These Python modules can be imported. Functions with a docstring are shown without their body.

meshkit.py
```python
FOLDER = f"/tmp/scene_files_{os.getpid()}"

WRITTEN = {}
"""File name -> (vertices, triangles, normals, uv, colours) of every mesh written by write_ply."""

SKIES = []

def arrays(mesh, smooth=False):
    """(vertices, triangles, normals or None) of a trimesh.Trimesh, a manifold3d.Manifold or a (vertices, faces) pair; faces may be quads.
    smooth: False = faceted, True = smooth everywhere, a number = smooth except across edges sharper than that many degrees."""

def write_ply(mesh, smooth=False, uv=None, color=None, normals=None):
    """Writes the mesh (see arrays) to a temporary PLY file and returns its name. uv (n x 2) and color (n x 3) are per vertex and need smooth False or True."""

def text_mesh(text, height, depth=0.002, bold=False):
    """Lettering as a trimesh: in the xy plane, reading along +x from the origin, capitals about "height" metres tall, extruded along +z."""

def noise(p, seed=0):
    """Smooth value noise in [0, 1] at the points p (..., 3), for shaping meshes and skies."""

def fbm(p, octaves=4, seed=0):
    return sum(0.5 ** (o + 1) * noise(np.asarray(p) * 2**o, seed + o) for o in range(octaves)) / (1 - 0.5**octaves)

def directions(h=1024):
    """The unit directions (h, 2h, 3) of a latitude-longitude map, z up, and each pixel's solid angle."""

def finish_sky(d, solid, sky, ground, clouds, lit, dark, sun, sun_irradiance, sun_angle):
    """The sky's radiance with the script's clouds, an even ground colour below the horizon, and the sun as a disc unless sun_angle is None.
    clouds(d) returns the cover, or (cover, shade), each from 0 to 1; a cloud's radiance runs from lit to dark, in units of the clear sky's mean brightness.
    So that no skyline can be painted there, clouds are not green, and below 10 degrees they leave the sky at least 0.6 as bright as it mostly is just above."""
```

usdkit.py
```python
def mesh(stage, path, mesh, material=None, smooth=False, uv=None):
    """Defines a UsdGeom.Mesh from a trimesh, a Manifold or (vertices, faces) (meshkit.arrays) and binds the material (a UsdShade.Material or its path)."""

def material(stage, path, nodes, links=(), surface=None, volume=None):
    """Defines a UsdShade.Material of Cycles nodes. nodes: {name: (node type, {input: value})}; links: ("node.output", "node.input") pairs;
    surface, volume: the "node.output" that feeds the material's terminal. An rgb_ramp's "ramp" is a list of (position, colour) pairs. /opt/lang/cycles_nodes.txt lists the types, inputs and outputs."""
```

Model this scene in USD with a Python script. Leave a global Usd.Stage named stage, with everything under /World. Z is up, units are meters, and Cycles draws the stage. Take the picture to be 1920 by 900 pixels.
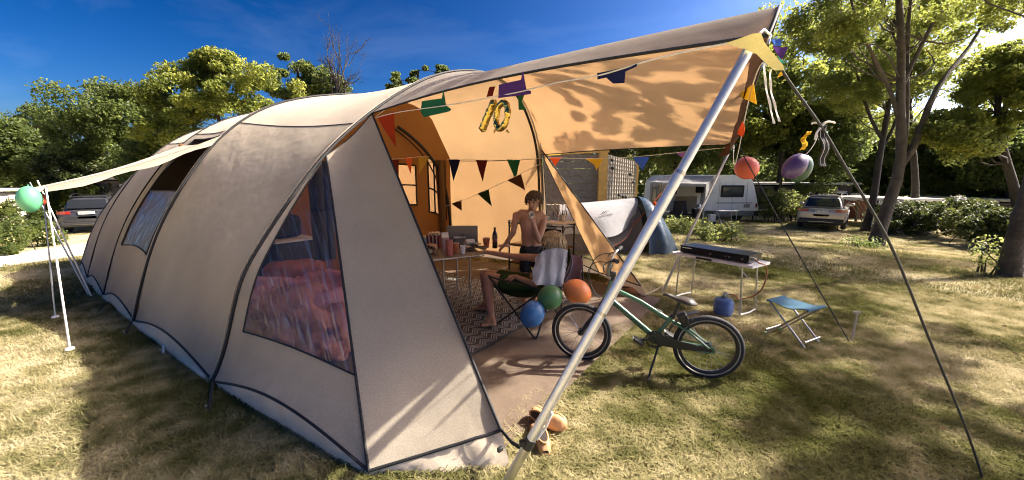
import math, sys
sys.path.insert(0, "/opt/lang")
import numpy as np, trimesh, shapely, manifold3d as m3, usdkit, meshkit
from shapely.geometry import Polygon
from scipy.interpolate import CubicSpline
from pxr import Usd, UsdGeom, UsdLux, UsdShade, Gf, Sdf, Vt

stage = Usd.Stage.CreateInMemory()
UsdGeom.SetStageUpAxis(stage, "Z")
UsdGeom.Xform.Define(stage, "/World")
# ------------------------------------------------------------------ camera
FPX, PITCH, EYE = 720.0, math.atan(115 / 720.0), 1.55
cam = UsdGeom.Camera.Define(stage, "/World/camera")
cam.CreateHorizontalApertureAttr(36.0)
cam.CreateVerticalApertureAttr(36.0 * 900 / 1920)
cam.CreateFocalLengthAttr(36.0 * FPX / 1920)
cam.CreateClippingRangeAttr(Gf.Vec2f(0.05, 2000))
cam.AddTranslateOp().Set(Gf.Vec3d(0, 0, EYE))
cam.AddRotateXOp().Set(90 - math.degrees(PITCH))
EXPOSURE = 1.92
cam.CreateExposureAttr(EXPOSURE)
# ------------------------------------------------------------------ sky and sun
SUN_EL, SUN_AZ = math.radians(41), math.atan2(.97, .25)     # azimuth from +y towards +x
SUN = np.array([math.cos(SUN_EL) * math.sin(SUN_AZ), math.cos(SUN_EL) * math.cos(SUN_AZ), math.sin(SUN_EL)])
dome = UsdLux.DomeLight.Define(stage, "/World/sky_light")
sun = UsdLux.DistantLight.Define(stage, "/World/sun_light")
sun.CreateIntensityAttr(1.0)
sun.CreateAngleAttr(0.53)
sun.CreateColorAttr(Gf.Vec3f(1.0, 0.93, 0.81))
sun.CreateNormalizeAttr(True)
_z = SUN; _x = np.cross([0, 0, 1.], _z); _x /= np.linalg.norm(_x); _y = np.cross(_z, _x)
sun.AddTransformOp().Set(Gf.Matrix4d(*_x, 0, *_y, 0, *_z, 0, 0, 0, 0, 1))
usdkit.material(stage, "/World/Looks/sky_air", {
    "s": ("sky_texture", {"sky_type": "single_scattering", "sun_disc": False, "sun_elevation": SUN_EL, "sun_rotation": SUN_AZ,
                          "air_density": 0.8, "aerosol_density": 2.8, "ozone_density": 2.2}),
    "d8": ("vector_math", {"math_type": "scale", "scale": 1 / 12.}), "gm": ("gamma", {"gamma": 2.0}), "m8": ("vector_math", {"math_type": "scale", "scale": 12.}),
    "h": ("hsv", {"saturation": 1.15, "value": 1.0}),
    "tc": ("texture_coordinate", {}),
    "mp": ("mapping", {"scale": (1.2, 5.0, 6.0), "rotation": (0.2, 0.3, 0.5)}),
    "n": ("noise_texture", {"scale": 1.6, "detail": 6.0, "roughness": 0.6, "distortion": 0.5}),
    "r": ("rgb_ramp", {"ramp": [(0.0, (0, 0, 0)), (0.5, (0, 0, 0)), (0.8, (.018, .018, .018))]}),
    "mx": ("mix", {"color2": (7., 7.6, 8.6)}),
    "b": ("background_shader", {"strength": 0.12})},
    [("s.color", "d8.vector1"), ("d8.vector", "gm.color"), ("gm.color", "m8.vector1"), ("m8.vector", "h.color"), ("tc.generated", "mp.vector"), ("mp.vector", "n.vector"), ("n.fac", "r.fac"), ("r.color", "mx.fac"),
     ("h.color", "mx.color1"), ("mx.color", "b.color")], surface="b.background")
UsdShade.MaterialBindingAPI.Apply(dome.GetPrim()).Bind(UsdShade.Material.Get(stage, "/World/Looks/sky_air"))

# ------------------------------------------------------------------ measuring helpers
FW = np.array([0, math.cos(PITCH), -math.sin(PITCH)]); UP = np.array([0, math.sin(PITCH), math.cos(PITCH)]); C0 = np.array([0, 0, EYE])
def ray(u, v): return FPX * FW + (u - 960) * np.array([1., 0, 0]) - (v - 450) * UP
def gz(u, v, z=0.): r = ray(u, v); return C0 + r * ((z - EYE) / r[2])
def dep(u, v, d): return C0 + ray(u, v) * d / FPX            # the point at depth d (metres along the view)
def onplane(u, v, P, n): r = ray(u, v); return C0 + r * (np.dot(n, np.asarray(P) - C0) / np.dot(n, r))
def V(*a): return np.array(a, float)
def ground(x, y):
    d = np.hypot(x, y); t = np.clip((d - 9.5) / 11.0, 0, 1)
    return -0.85 * t * t * (3 - 2 * t)
def gp(u, v):                                                # where a sight line meets the terrain
    r = ray(u, v); r = r / np.linalg.norm(r); t = 1.0
    while t < 120:
        P = C0 + r * t
        if P[2] <= ground(P[0], P[1]): return np.array([P[0], P[1], ground(P[0], P[1])])
        t += 0.02
    return C0 + r * 120
# tent frame: lateral (towards the far wall), back (towards the rear), up
ORG = V(-2.31, 2.76, 0); LAT = V(.58, .815, 0); LAT /= np.linalg.norm(LAT); BCK = V(-LAT[1], LAT[0], 0)
def T(lat, back, z=0.): return ORG + LAT * lat + BCK * back + V(0, 0, z)

# ------------------------------------------------------------------ prims
_used = {}
def _free(parent, name):
    n = _used.get((parent, name), -1) + 1; _used[(parent, name)] = n
    return f"{parent}/{name}" if n == 0 else f"{parent}/{name}_{n:03d}"
def _keys(prim, **kw):
    for k, v in kw.items():
        if v: prim.SetCustomDataByKey(k, v)
class Node:
    def __init__(s, path, loc, rot): s.path, s.loc, s.rot = path, np.asarray(loc, float), rot
def thing(name, label, cat, loc=(0, 0, 0), rz=0., group=None, kind=None, rx=0., ry=0.):
    p = _free("/World", name); x = UsdGeom.Xform.Define(stage, p)
    x.AddTranslateOp().Set(Gf.Vec3d(*map(float, loc)))
    if rz: x.AddRotateZOp().Set(math.degrees(rz))
    if ry: x.AddRotateYOp().Set(math.degrees(ry))
    if rx: x.AddRotateXOp().Set(math.degrees(rx))
    _keys(x.GetPrim(), label=label, category=cat, group=group, kind=kind)
    return Node(p, loc, rz)
def part(node, name, mesh, mat, smooth=35, label=None, kind=None, world=False):
    """A mesh under a thing or a part. world: the mesh is given in world coordinates (things without rotation)."""
    if isinstance(mesh, MB): mesh = mesh.mesh()
    p = _free(node.path, name)
    mesh = mesh.copy(); mesh.remove_unreferenced_vertices()
    if world: mesh.apply_translation(-node.loc)
    m = usdkit.mesh(stage, p, mesh, mat, smooth=smooth)
    _keys(m.GetPrim(), label=label, kind=kind)
    return Node(p, node.loc, node.rot)
def solo(name, label, cat, mesh, mat, smooth=35, group=None, kind=None):
    if isinstance(mesh, MB): mesh = mesh.mesh()
    c = np.array([*mesh.bounds.mean(0)[:2], mesh.bounds[0][2]])
    n = thing(name, label, cat, c, 0, group, kind)
    part(n, "body", mesh, mat, smooth, world=True)
    return n
def one(name, label, cat, mesh, mat, smooth=35, group=None, kind=None):   # a thing that is a single mesh
    if isinstance(mesh, MB): mesh = mesh.mesh()
    p = _free("/World", name)
    m = usdkit.mesh(stage, p, mesh, mat, smooth=smooth)
    _keys(m.GetPrim(), label=label, category=cat, group=group, kind=kind)
    return Node(p, V(0, 0, 0), 0)
def copy_of(node, name, label, cat, loc, rz=0., group=None, scale=None):
    p = _free("/World", name); x = UsdGeom.Xform.Define(stage, p)
    prim = x.GetPrim(); prim.GetReferences().AddInternalReference(node.path); prim.SetInstanceable(True)
    x.ClearXformOpOrder()
    x.AddTranslateOp(opSuffix="c").Set(Gf.Vec3d(*map(float, loc)))
    if rz: x.AddRotateZOp(opSuffix="c").Set(math.degrees(rz))
    if scale: x.AddScaleOp(opSuffix="c").Set(Gf.Vec3f(*scale) if np.ndim(scale) else Gf.Vec3f(scale))
    _keys(prim, label=label, category=cat, group=group)
    return p

# ------------------------------------------------------------------ mesh helpers
def frames(pts):
    p = np.asarray(pts, float); t = np.gradient(p, axis=0); t /= np.linalg.norm(t, axis=1, keepdims=True) + 1e-12
    a = np.zeros_like(p); ref = V(0, 0, 1) if abs(t[0][2]) < .9 else V(1, 0, 0)
    for i in range(len(p)):
        x = np.cross(t[i], ref); n = np.linalg.norm(x)
        if n < 1e-6: x = a[i - 1]; n = 1
        a[i] = x / n; ref = np.cross(a[i], t[i])
    return t, a, np.cross(a, t)
def tube(pts, r, n=8, cap=True, flat=1.0):
    p = np.asarray(pts, float); _, a, b = frames(p); r = np.broadcast_to(r, (len(p),))
    ang = np.arange(n) * 2 * np.pi / n
    v = (p[:, None] + r[:, None, None] * (np.cos(ang)[None, :, None] * a[:, None] + flat * np.sin(ang)[None, :, None] * b[:, None])).reshape(-1, 3)
    i, j = np.meshgrid(np.arange(len(p) - 1), np.arange(n), indexing="ij"); k = (j + 1) % n
    q = np.stack([i * n + j, i * n + k, (i + 1) * n + k, (i + 1) * n + j], -1).reshape(-1, 4)
    f = np.vstack([q[:, [0, 2, 1]], q[:, [0, 3, 2]]])
    if cap:
        m = len(v); v = np.vstack([v, p[0], p[-1]]); j = np.arange(n); e = (len(p) - 1) * n
        f = np.vstack([f, np.stack([np.full(n, m), j, (j + 1) % n], 1), np.stack([np.full(n, m + 1), e + (j + 1) % n, e + j], 1)])
    return trimesh.Trimesh(v, f, process=False)
def bar(a, b, r, n=8): return tube([a, b], r, n)
def box(c, s, rz=0., bevel=0., rx=0., ry=0.):
    if bevel:
        h = np.asarray(s) / 2 - bevel
        pts = [np.array([sx * h[0], sy * h[1], sz * h[2]]) for sx in (-1, 1) for sy in (-1, 1) for sz in (-1, 1)]
        o = np.vstack([np.array(p) + d for p in pts for d in bevel * np.vstack([np.eye(3), -np.eye(3), [(x * .577, y * .577, z * .577) for x in (-1, 1) for y in (-1, 1) for z in (-1, 1)]])])
        m = trimesh.convex.convex_hull(o)
    else: m = trimesh.creation.box(s)
    R = trimesh.transformations.euler_matrix(rx, ry, rz); m.apply_transform(R); m.apply_translation(c); return m
def obox(a, b, w, h, up=(0, 0, 1)):
    """A box beam from a to b, w wide, h high."""
    a, b = np.asarray(a, float), np.asarray(b, float); t = b - a; l = np.linalg.norm(t); t /= l
    s = np.cross(t, up); s /= np.linalg.norm(s); n = np.cross(s, t)
    m = trimesh.creation.box([l, w, h]); M = np.eye(4); M[:3, 0], M[:3, 1], M[:3, 2], M[:3, 3] = t, s, n, (a + b) / 2
    m.apply_transform(M); return m
def lathe(prof, n=24, c=(0, 0, 0)):
    p = np.asarray(prof, float); ang = np.arange(n) * 2 * np.pi / n
    v = np.stack([p[:, None, 0] * np.cos(ang), p[:, None, 0] * np.sin(ang), np.broadcast_to(p[:, None, 1], (len(p), n))], -1).reshape(-1, 3)
    i, j = np.meshgrid(np.arange(len(p) - 1), np.arange(n), indexing="ij"); k = (j + 1) % n
    q = np.stack([i * n + j, i * n + k, (i + 1) * n + k, (i + 1) * n + j], -1).reshape(-1, 4)
    m = trimesh.Trimesh(v + np.asarray(c), np.vstack([q[:, [0, 1, 2]], q[:, [0, 2, 3]]]), process=False); m.update_faces(m.area_faces > 1e-12); return m
def sheet(P, flip=False):
    P = np.asarray(P, float); n, m = P.shape[:2]; i, j = np.meshgrid(np.arange(n - 1), np.arange(m - 1), indexing="ij")
    q = np.stack([i * m + j, i * m + j + 1, (i + 1) * m + j + 1, (i + 1) * m + j], -1).reshape(-1, 4)
    f = np.vstack([q[:, [0, 1, 2]], q[:, [0, 2, 3]]])
    return trimesh.Trimesh(P.reshape(-1, 3), f[:, ::-1] if flip else f, process=False)
def slab(P, th):
    """A sheet with thickness th."""
    a = sheet(P); n = a.vertex_normals; k = len(a.vertices)
    v = np.vstack([a.vertices + n * th / 2, a.vertices - n * th / 2])
    e = a.edges[trimesh.grouping.group_rows(a.edges_sorted, require_count=1)]
    f = np.vstack([a.faces, a.faces[:, ::-1] + k, np.stack([e[:, 0], e[:, 0] + k, e[:, 1] + k], 1)[:, ::-1], np.stack([e[:, 0], e[:, 1] + k, e[:, 1]], 1)[:, ::-1]])
    return trimesh.Trimesh(v, f, process=False)
def spline(pts, n=40):
    p = np.asarray(pts, float); d = np.r_[0, np.cumsum(np.linalg.norm(np.diff(p, axis=0), axis=1))]
    return CubicSpline(d, p)(np.linspace(0, d[-1], n))
def lerp(a, b, t): return np.asarray(a) * (1 - t) + np.asarray(b) * t
def extr(poly, th):
    """A flat outline (list of 2d points or shapely polygon) as a plate th thick, centred on z = 0."""
    m = trimesh.creation.extrude_polygon(poly if isinstance(poly, Polygon) else Polygon(poly).buffer(0), th, engine="earcut"); m.apply_translation([0, 0, -th / 2]); return m
def place(m, origin, ex, ey):
    M = np.eye(4); M[:3, 0], M[:3, 1], M[:3, 2], M[:3, 3] = ex, ey, np.cross(ex, ey), origin; m = m.copy(); m.apply_transform(M); return m
def ell(c, r, sub=2):
    m = trimesh.creation.icosphere(sub); m.apply_scale(r); m.apply_translation(c); return m
def hull(*sph):
    """Convex hull of spheres (x, y, z, r)."""
    b = trimesh.creation.icosphere(1).vertices
    return trimesh.convex.convex_hull(np.vstack([np.asarray(s[:3]) + b * s[3] for s in sph]))
def flesh(bones, ref=0.02, it=8):
    """Limbs given as chains of (point, radius) pairs become one smooth closed skin."""
    parts = []
    b = trimesh.creation.icosphere(2).vertices
    for (p, r), (q, s) in bones:
        parts.append(m3.Manifold.hull_points(np.vstack([np.asarray(p) + b * r, np.asarray(q) + b * s]).astype(np.float64)))
    m = m3.Manifold.batch_boolean(parts, m3.OpType.Add).refine_to_length(ref).to_mesh()
    t = trimesh.Trimesh(m.vert_properties[:, :3], m.tri_verts, process=True)
    trimesh.smoothing.filter_taubin(t, iterations=it); return t
class MB:
    def __init__(s, *a): s.p = list(a)
    def __iadd__(s, m): s.p.append(m); return s
    def mesh(s): return trimesh.util.concatenate([x.mesh() if isinstance(x, MB) else x for x in s.p])

# ------------------------------------------------------------------ materials
def mat(name, col, rough=.6, var=.12, scale=6., bump=0., bscale=None, metal=0., spec=.5, coat=0., sheen=0.):
    n = {"g": ("geometry", {}), "n": ("noise_texture", {"scale": scale, "detail": 4.}), "r": ("map_range", {"from_min": .3, "from_max": .7, "to_min": 1 - var, "to_max": 1 + var}),
         "m": ("mix", {"mix_type": "multiply", "fac": 1., "color1": col}), "p": ("principled_bsdf", {"roughness": rough, "metallic": metal, "specular_ior_level": spec, "coat_weight": coat, "sheen_weight": sheen})}
    l = [("g.position", "n.vector"), ("n.fac", "r.value"), ("r.result", "m.color2"), ("m.color", "p.base_color")]
    if bump:
        n["n2"] = ("noise_texture", {"scale": bscale or scale * 4, "detail": 5.}); n["b"] = ("bump", {"strength": 1., "distance": bump})
        l += [("g.position", "n2.vector"), ("n2.fac", "b.height"), ("b.normal", "p.normal")]
    return usdkit.material(stage, "/World/Looks/" + name, n, l, surface="p.BSDF")
def fabric(name, col, tcol, fac=.4, bump=.012, bscale=2.2, var=.08, speck=.14, dirt=0.):
    return usdkit.material(stage, "/World/Looks/" + name, {
        "g": ("geometry", {}), "n": ("noise_texture", {"scale": 1.3, "detail": 3.}), "r": ("map_range", {"from_min": .3, "from_max": .7, "to_min": 1 - var, "to_max": 1 + var}),
        "n3": ("noise_texture", {"scale": 160., "detail": 2.}), "r3": ("map_range", {"from_min": .3, "from_max": .7, "to_min": 1 - speck, "to_max": 1 + speck}),
        "mu": ("math", {"math_type": "multiply"}), "m": ("mix", {"mix_type": "multiply", "fac": 1., "color1": col}), "m2": ("mix", {"mix_type": "multiply", "fac": 1., "color1": tcol}),
        "n2": ("noise_texture", {"scale": bscale, "detail": 3., "distortion": .15}), "b": ("bump", {"strength": 1., "distance": bump}),
        "sz": ("separate_xyz", {}), "dz": ("map_range", {"range_type": "smoothstep", "from_min": 0., "from_max": .42, "to_min": dirt, "to_max": 0., "clamp": True}), "n5": ("noise_texture", {"scale": 7., "detail": 5., "roughness": .65}), "dn": ("map_range", {"from_min": .35, "from_max": .7, "to_min": 0., "to_max": 1., "clamp": True}),
        "dm": ("math", {"math_type": "multiply"}), "dx": ("mix", {"color2": (.10, .085, .05)}),
        "d": ("diffuse_bsdf", {"roughness": .4}), "t": ("translucent_bsdf", {}), "mx": ("mix_closure", {"fac": fac})},
        [("g.position", "n.vector"), ("n.fac", "r.value"), ("g.position", "n3.vector"), ("n3.fac", "r3.value"), ("r.result", "mu.value1"), ("r3.result", "mu.value2"),
         ("mu.value", "m.color2"), ("r.result", "m2.color2"), ("g.position", "sz.vector"), ("sz.z", "dz.value"), ("g.position", "n5.vector"), ("n5.fac", "dn.value"), ("dz.result", "dm.value1"), ("dn.result", "dm.value2"), ("dm.value", "dx.fac"), ("m.color", "dx.color1"), ("dx.color", "d.color"), ("m2.color", "t.color"), ("g.position", "n2.vector"), ("n2.fac", "b.height"),
         ("b.normal", "d.normal"), ("d.BSDF", "mx.closure1"), ("t.BSDF", "mx.closure2")], surface="mx.closure")
def film(name, tint, bump=.01, stretch=(1, 1, 1), scale=6., ior=1.5, rough=.04, rot=(0, 0, 0)):
    return usdkit.material(stage, "/World/Looks/" + name, {
        "g": ("geometry", {}), "mp": ("mapping", {"scale": stretch, "rotation": rot}), "n": ("noise_texture", {"scale": scale, "detail": 3.}), "b": ("bump", {"strength": 1., "distance": bump}),
        "f": ("fresnel", {"IOR": ior}), "t": ("transparent_bsdf", {"color": tint}), "gl": ("glossy_bsdf", {"roughness": rough, "color": (1, 1, 1)}), "mx": ("mix_closure", {})},
        [("g.position", "mp.vector"), ("mp.vector", "n.vector"), ("n.fac", "b.height"), ("b.normal", "gl.normal"), ("f.fac", "mx.fac"),
         ("t.BSDF", "mx.closure1"), ("gl.BSDF", "mx.closure2")], surface="mx.closure")
def leafmat(name, cols, tfac=.4, rough=.45):
    k = len(cols)
    return usdkit.material(stage, "/World/Looks/" + name, {
        "g": ("geometry", {}), "r": ("rgb_ramp", {"ramp": [(i / (k - 1), c) for i, c in enumerate(cols)]}),
        "n": ("noise_texture", {"scale": .7, "detail": 2.}), "mr": ("map_range", {"from_min": .3, "from_max": .7, "to_min": -.3, "to_max": .3}), "ad": ("math", {"math_type": "add", "use_clamp": True}),
        "p": ("principled_bsdf", {"roughness": rough, "specular_ior_level": .3}), "h": ("hsv", {"hue": .485, "saturation": .95, "value": 4.2}), "t": ("translucent_bsdf", {}), "mx": ("mix_closure", {"fac": tfac})},
        [("g.position", "n.vector"), ("n.fac", "mr.value"), ("g.random_per_island", "ad.value1"), ("mr.result", "ad.value2"), ("ad.value", "r.fac"), ("r.color", "p.base_color"), ("r.color", "h.color"),
         ("h.color", "t.color"), ("p.BSDF", "mx.closure1"), ("t.BSDF", "mx.closure2")], surface="mx.closure")
def flagmat(name, col): return fabric("flag_" + name, col, tuple(min(1, c * 1.1) for c in col), .3, .004, 9., .06, .08)
M = {}
M["black"] = mat("black_fabric", (.012, .012, .013), .7)
M["blackplastic"] = mat("black_plastic", (.014, .014, .015), .42)
M["rubber"] = mat("tyre_rubber", (.018, .018, .018), .75, bump=.002, bscale=120)
M["alu"] = mat("brushed_aluminium", (.70, .71, .73), .42, .05, 20, metal=.9, bump=.0008, bscale=90)
M["steel"] = mat("dull_steel", (.48, .47, .45), .35, .1, 15, metal=1.)
M["whitepaint"] = mat("white_paint", (.78, .77, .74), .4, .04)
M["cord"] = mat("white_cord", (.72, .68, .62), .8)
M["rope"] = mat("dark_rope", (.035, .035, .03), .9, bump=.003, bscale=150)
M["strap"] = mat("black_webbing", (.02, .02, .02), .85, bump=.002, bscale=200)
M["roof"] = fabric("cream_tent_roof", (.66, .58, .46), (.36, .23, .112), .28)  # paler than the walls, partly to stand for the sun on it
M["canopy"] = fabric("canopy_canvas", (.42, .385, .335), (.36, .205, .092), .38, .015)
M["wall"] = fabric("taupe_tent_wall", (.44, .385, .305), (.44, .34, .21), .16, .022, 2.2, .10, .17, .22)
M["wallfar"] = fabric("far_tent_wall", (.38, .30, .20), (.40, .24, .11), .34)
M["flap"] = fabric("pale_mud_flap", (.76, .65, .50), (.5, .4, .3), .12, .03, 3., .1, .14, .2)
M["inner"] = fabric("brown_inner_tent", (.20, .12, .06), (.55, .25, .07), .3)
M["valance"] = fabric("brown_valance", (.05, .03, .02), (.20, .07, .03), .15)
def streaked(name, tint, d, freq, along, lo, hi, amount, ior=1.1, haze=0., shine=(1, .96, .92)):
    """Clear film; noise along d paints in wrinkle highlights, haze adds an overall sheen."""
    d = np.asarray(d, float); d /= np.linalg.norm(d); e1 = np.cross(d, V(.1, .2, 1)); e1 /= np.linalg.norm(e1); e2 = np.cross(d, e1)
    return usdkit.material(stage, "/World/Looks/" + name, {
        "g": ("geometry", {}), "a": ("vector_math", {"math_type": "dot_product", "vector2": tuple(e1 * freq)}), "b": ("vector_math", {"math_type": "dot_product", "vector2": tuple(e2 * freq)}), "c": ("vector_math", {"math_type": "dot_product", "vector2": tuple(d * along)}),
        "x": ("combine_xyz", {}), "n": ("noise_texture", {"scale": 1., "detail": 3., "roughness": .6, "distortion": .3}), "bp": ("bump", {"strength": 1., "distance": .02}),
        "mr": ("map_range", {"from_min": lo, "from_max": hi, "to_min": haze, "to_max": amount, "clamp": True}), "f": ("fresnel", {"IOR": ior}), "ad": ("math", {"math_type": "maximum", "use_clamp": True}),
        "t": ("transparent_bsdf", {"color": tint}), "gl": ("glossy_bsdf", {"roughness": .28, "color": shine}), "mx": ("mix_closure", {})},
        [("g.position", "a.vector1"), ("g.position", "b.vector1"), ("g.position", "c.vector1"), ("a.value", "x.x"), ("b.value", "x.y"), ("c.value", "x.z"), ("x.vector", "n.vector"), ("n.fac", "bp.height"), ("n.fac", "mr.value"),
         ("bp.normal", "gl.normal"), ("f.fac", "ad.value1"), ("mr.result", "ad.value2"), ("ad.value", "mx.fac"), ("t.BSDF", "mx.closure1"), ("gl.BSDF", "mx.closure2")], surface="mx.closure")
M["clear"] = streaked("clear_window_film", (.95, .90, .88), T(.15, -1.6, .1) - T(.62, -.45, .95), 34., .6, .50, .72, .34, 1.05, .08, (1, .86, .74))
M["clear2"] = streaked("clear_window_film_wrinkled", (.90, .90, .88), V(.1, .1, 1.), 18., 1.0, .38, .66, .7, 1.2, .1, (.80, .74, .60))  # vertical reflections painted as tinted gloss streaks
M["glass"] = film("drinking_glass", (.97, .97, .97), .0, (1, 1, 1), 1., 1.5, .01)
M["carglass"] = mat("dark_car_glass", (.012, .014, .016), .06, .1, spec=.8)
# ================================================================== ground, path, grass
def ground_mat():
    return usdkit.material(stage, "/World/Looks/lawn", {
        "g": ("geometry", {}), "n1": ("noise_texture", {"scale": .55, "detail": 4., "distortion": .4}), "n2": ("noise_texture", {"scale": 14., "detail": 6., "roughness": .7}),
        "n3": ("noise_texture", {"scale": 70., "detail": 5., "distortion": 1.5}),
        "a": ("math", {"math_type": "multiply_add", "value2": .45}), "s": ("math", {"math_type": "multiply_add", "value2": .62, "value3": .04}),
        "r": ("rgb_ramp", {"ramp": [(.30, (.07, .07, .02)), (.40, (.13, .12, .05)), (.48, (.27, .235, .12)), (.58, (.44, .38, .23)), (.75, (.56, .48, .32))]}),
        "b": ("bump", {"strength": 1., "distance": .03}), "p": ("principled_bsdf", {"roughness": .9, "specular_ior_level": .15})},
        [("g.position", "n1.vector"), ("g.position", "n2.vector"), ("g.position", "n3.vector"), ("n2.fac", "a.value1"), ("n1.fac", "s.value1"), ("s.value", "a.value3"),
         ("a.value", "r.fac"), ("r.color", "p.base_color"), ("n3.fac", "b.height"), ("b.normal", "p.normal")], surface="p.BSDF")
M["lawn"] = ground_mat()
M["path"] = mat("sandy_path", (.50, .43, .32), .95, .15, 3., bump=.01, bscale=40)
def axis(lo, hi, fine_lo, fine_hi, fine, grow=1.18):
    a = list(np.arange(fine_lo, fine_hi + 1e-6, fine)); s = fine
    while a[-1] < hi: s *= grow; a.append(a[-1] + s)
    s = fine
    while a[0] > lo: s *= grow; a.insert(0, a[0] - s)
    return np.array(a)
def bumps(x, y): return (meshkit.fbm(np.stack([x * .9, y * .9, 0 * x], -1), 3, 5) - .5) * .035 + (meshkit.fbm(np.stack([x * 5, y * 5, 0 * x], -1), 2, 9) - .5) * .012 - .022
gx, gy = axis(-320, 320, -10, 12, .16), axis(-40, 420, .4, 14, .16)
X, Y = np.meshgrid(gx, gy, indexing="ij")
def height(x, y): return ground(x, y) + bumps(x, y)
one("ground", "dry camping lawn of yellow and green grass", "lawn", sheet(np.stack([X, Y, height(X, Y)], -1)), M["lawn"], True, kind="structure")
# path behind the tent, on the left
pa, pb, qa, qb = gp(0, 502), gp(160, 480), gp(0, 479), gp(160, 456)
s = np.linspace(-2.5, 5., 60)[:, None]
A, Bq = pa + (pb - pa) * s, qa + (qb - qa) * s
P = np.stack([lerp(A, Bq, w) for w in np.linspace(0, 1, 12)], 1)
wob = (meshkit.fbm(P * 1.3, 3, 3) - .5) * .25
P[:, [0, -1], :2] += wob[:, [0, -1], None]
P[..., 2] = ground(P[..., 0], P[..., 1]) + .012
one("path", "pale sandy path crossing the lawn at the far left", "path", sheet(P, flip=True), M["path"], True, kind="structure")
path_poly = Polygon([*A[[0, -1], :2], *Bq[[-1, 0], :2]])
PATHN = (A[0, :2], A[-1, :2], Bq[0, :2])

# grass tufts
M["grass"] = usdkit.material(stage, "/World/Looks/grass_blade", {
    "g": ("geometry", {}), "n1": ("noise_texture", {"scale": .55, "detail": 4., "distortion": .4}), "n2": ("noise_texture", {"scale": 5., "detail": 3.}),
    "a": ("math", {"math_type": "multiply_add", "value2": .45}), "b": ("math", {"math_type": "multiply_add", "value2": .74, "value3": -.14}), "c": ("math", {"math_type": "multiply_add", "value2": .62}),
    "r": ("rgb_ramp", {"ramp": [(.28, (.08, .085, .022)), (.40, (.15, .145, .055)), (.49, (.34, .30, .15)), (.60, (.54, .47, .29)), (.85, (.74, .66, .45))]}),
    "d": ("diffuse_bsdf", {}), "t": ("translucent_bsdf", {}), "mx": ("mix_closure", {"fac": .3})},
    [("g.position", "n1.vector"), ("g.position", "n2.vector"), ("n1.fac", "b.value1"), ("g.random_per_island", "c.value1"), ("b.value", "c.value3"), ("n2.fac", "a.value1"), ("c.value", "a.value3"),
     ("a.value", "r.fac"), ("r.color", "d.color"), ("r.color", "t.color"), ("d.BSDF", "mx.closure1"), ("t.BSDF", "mx.closure2")], surface="mx.closure")
rng = np.random.default_rng(11)
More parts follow.
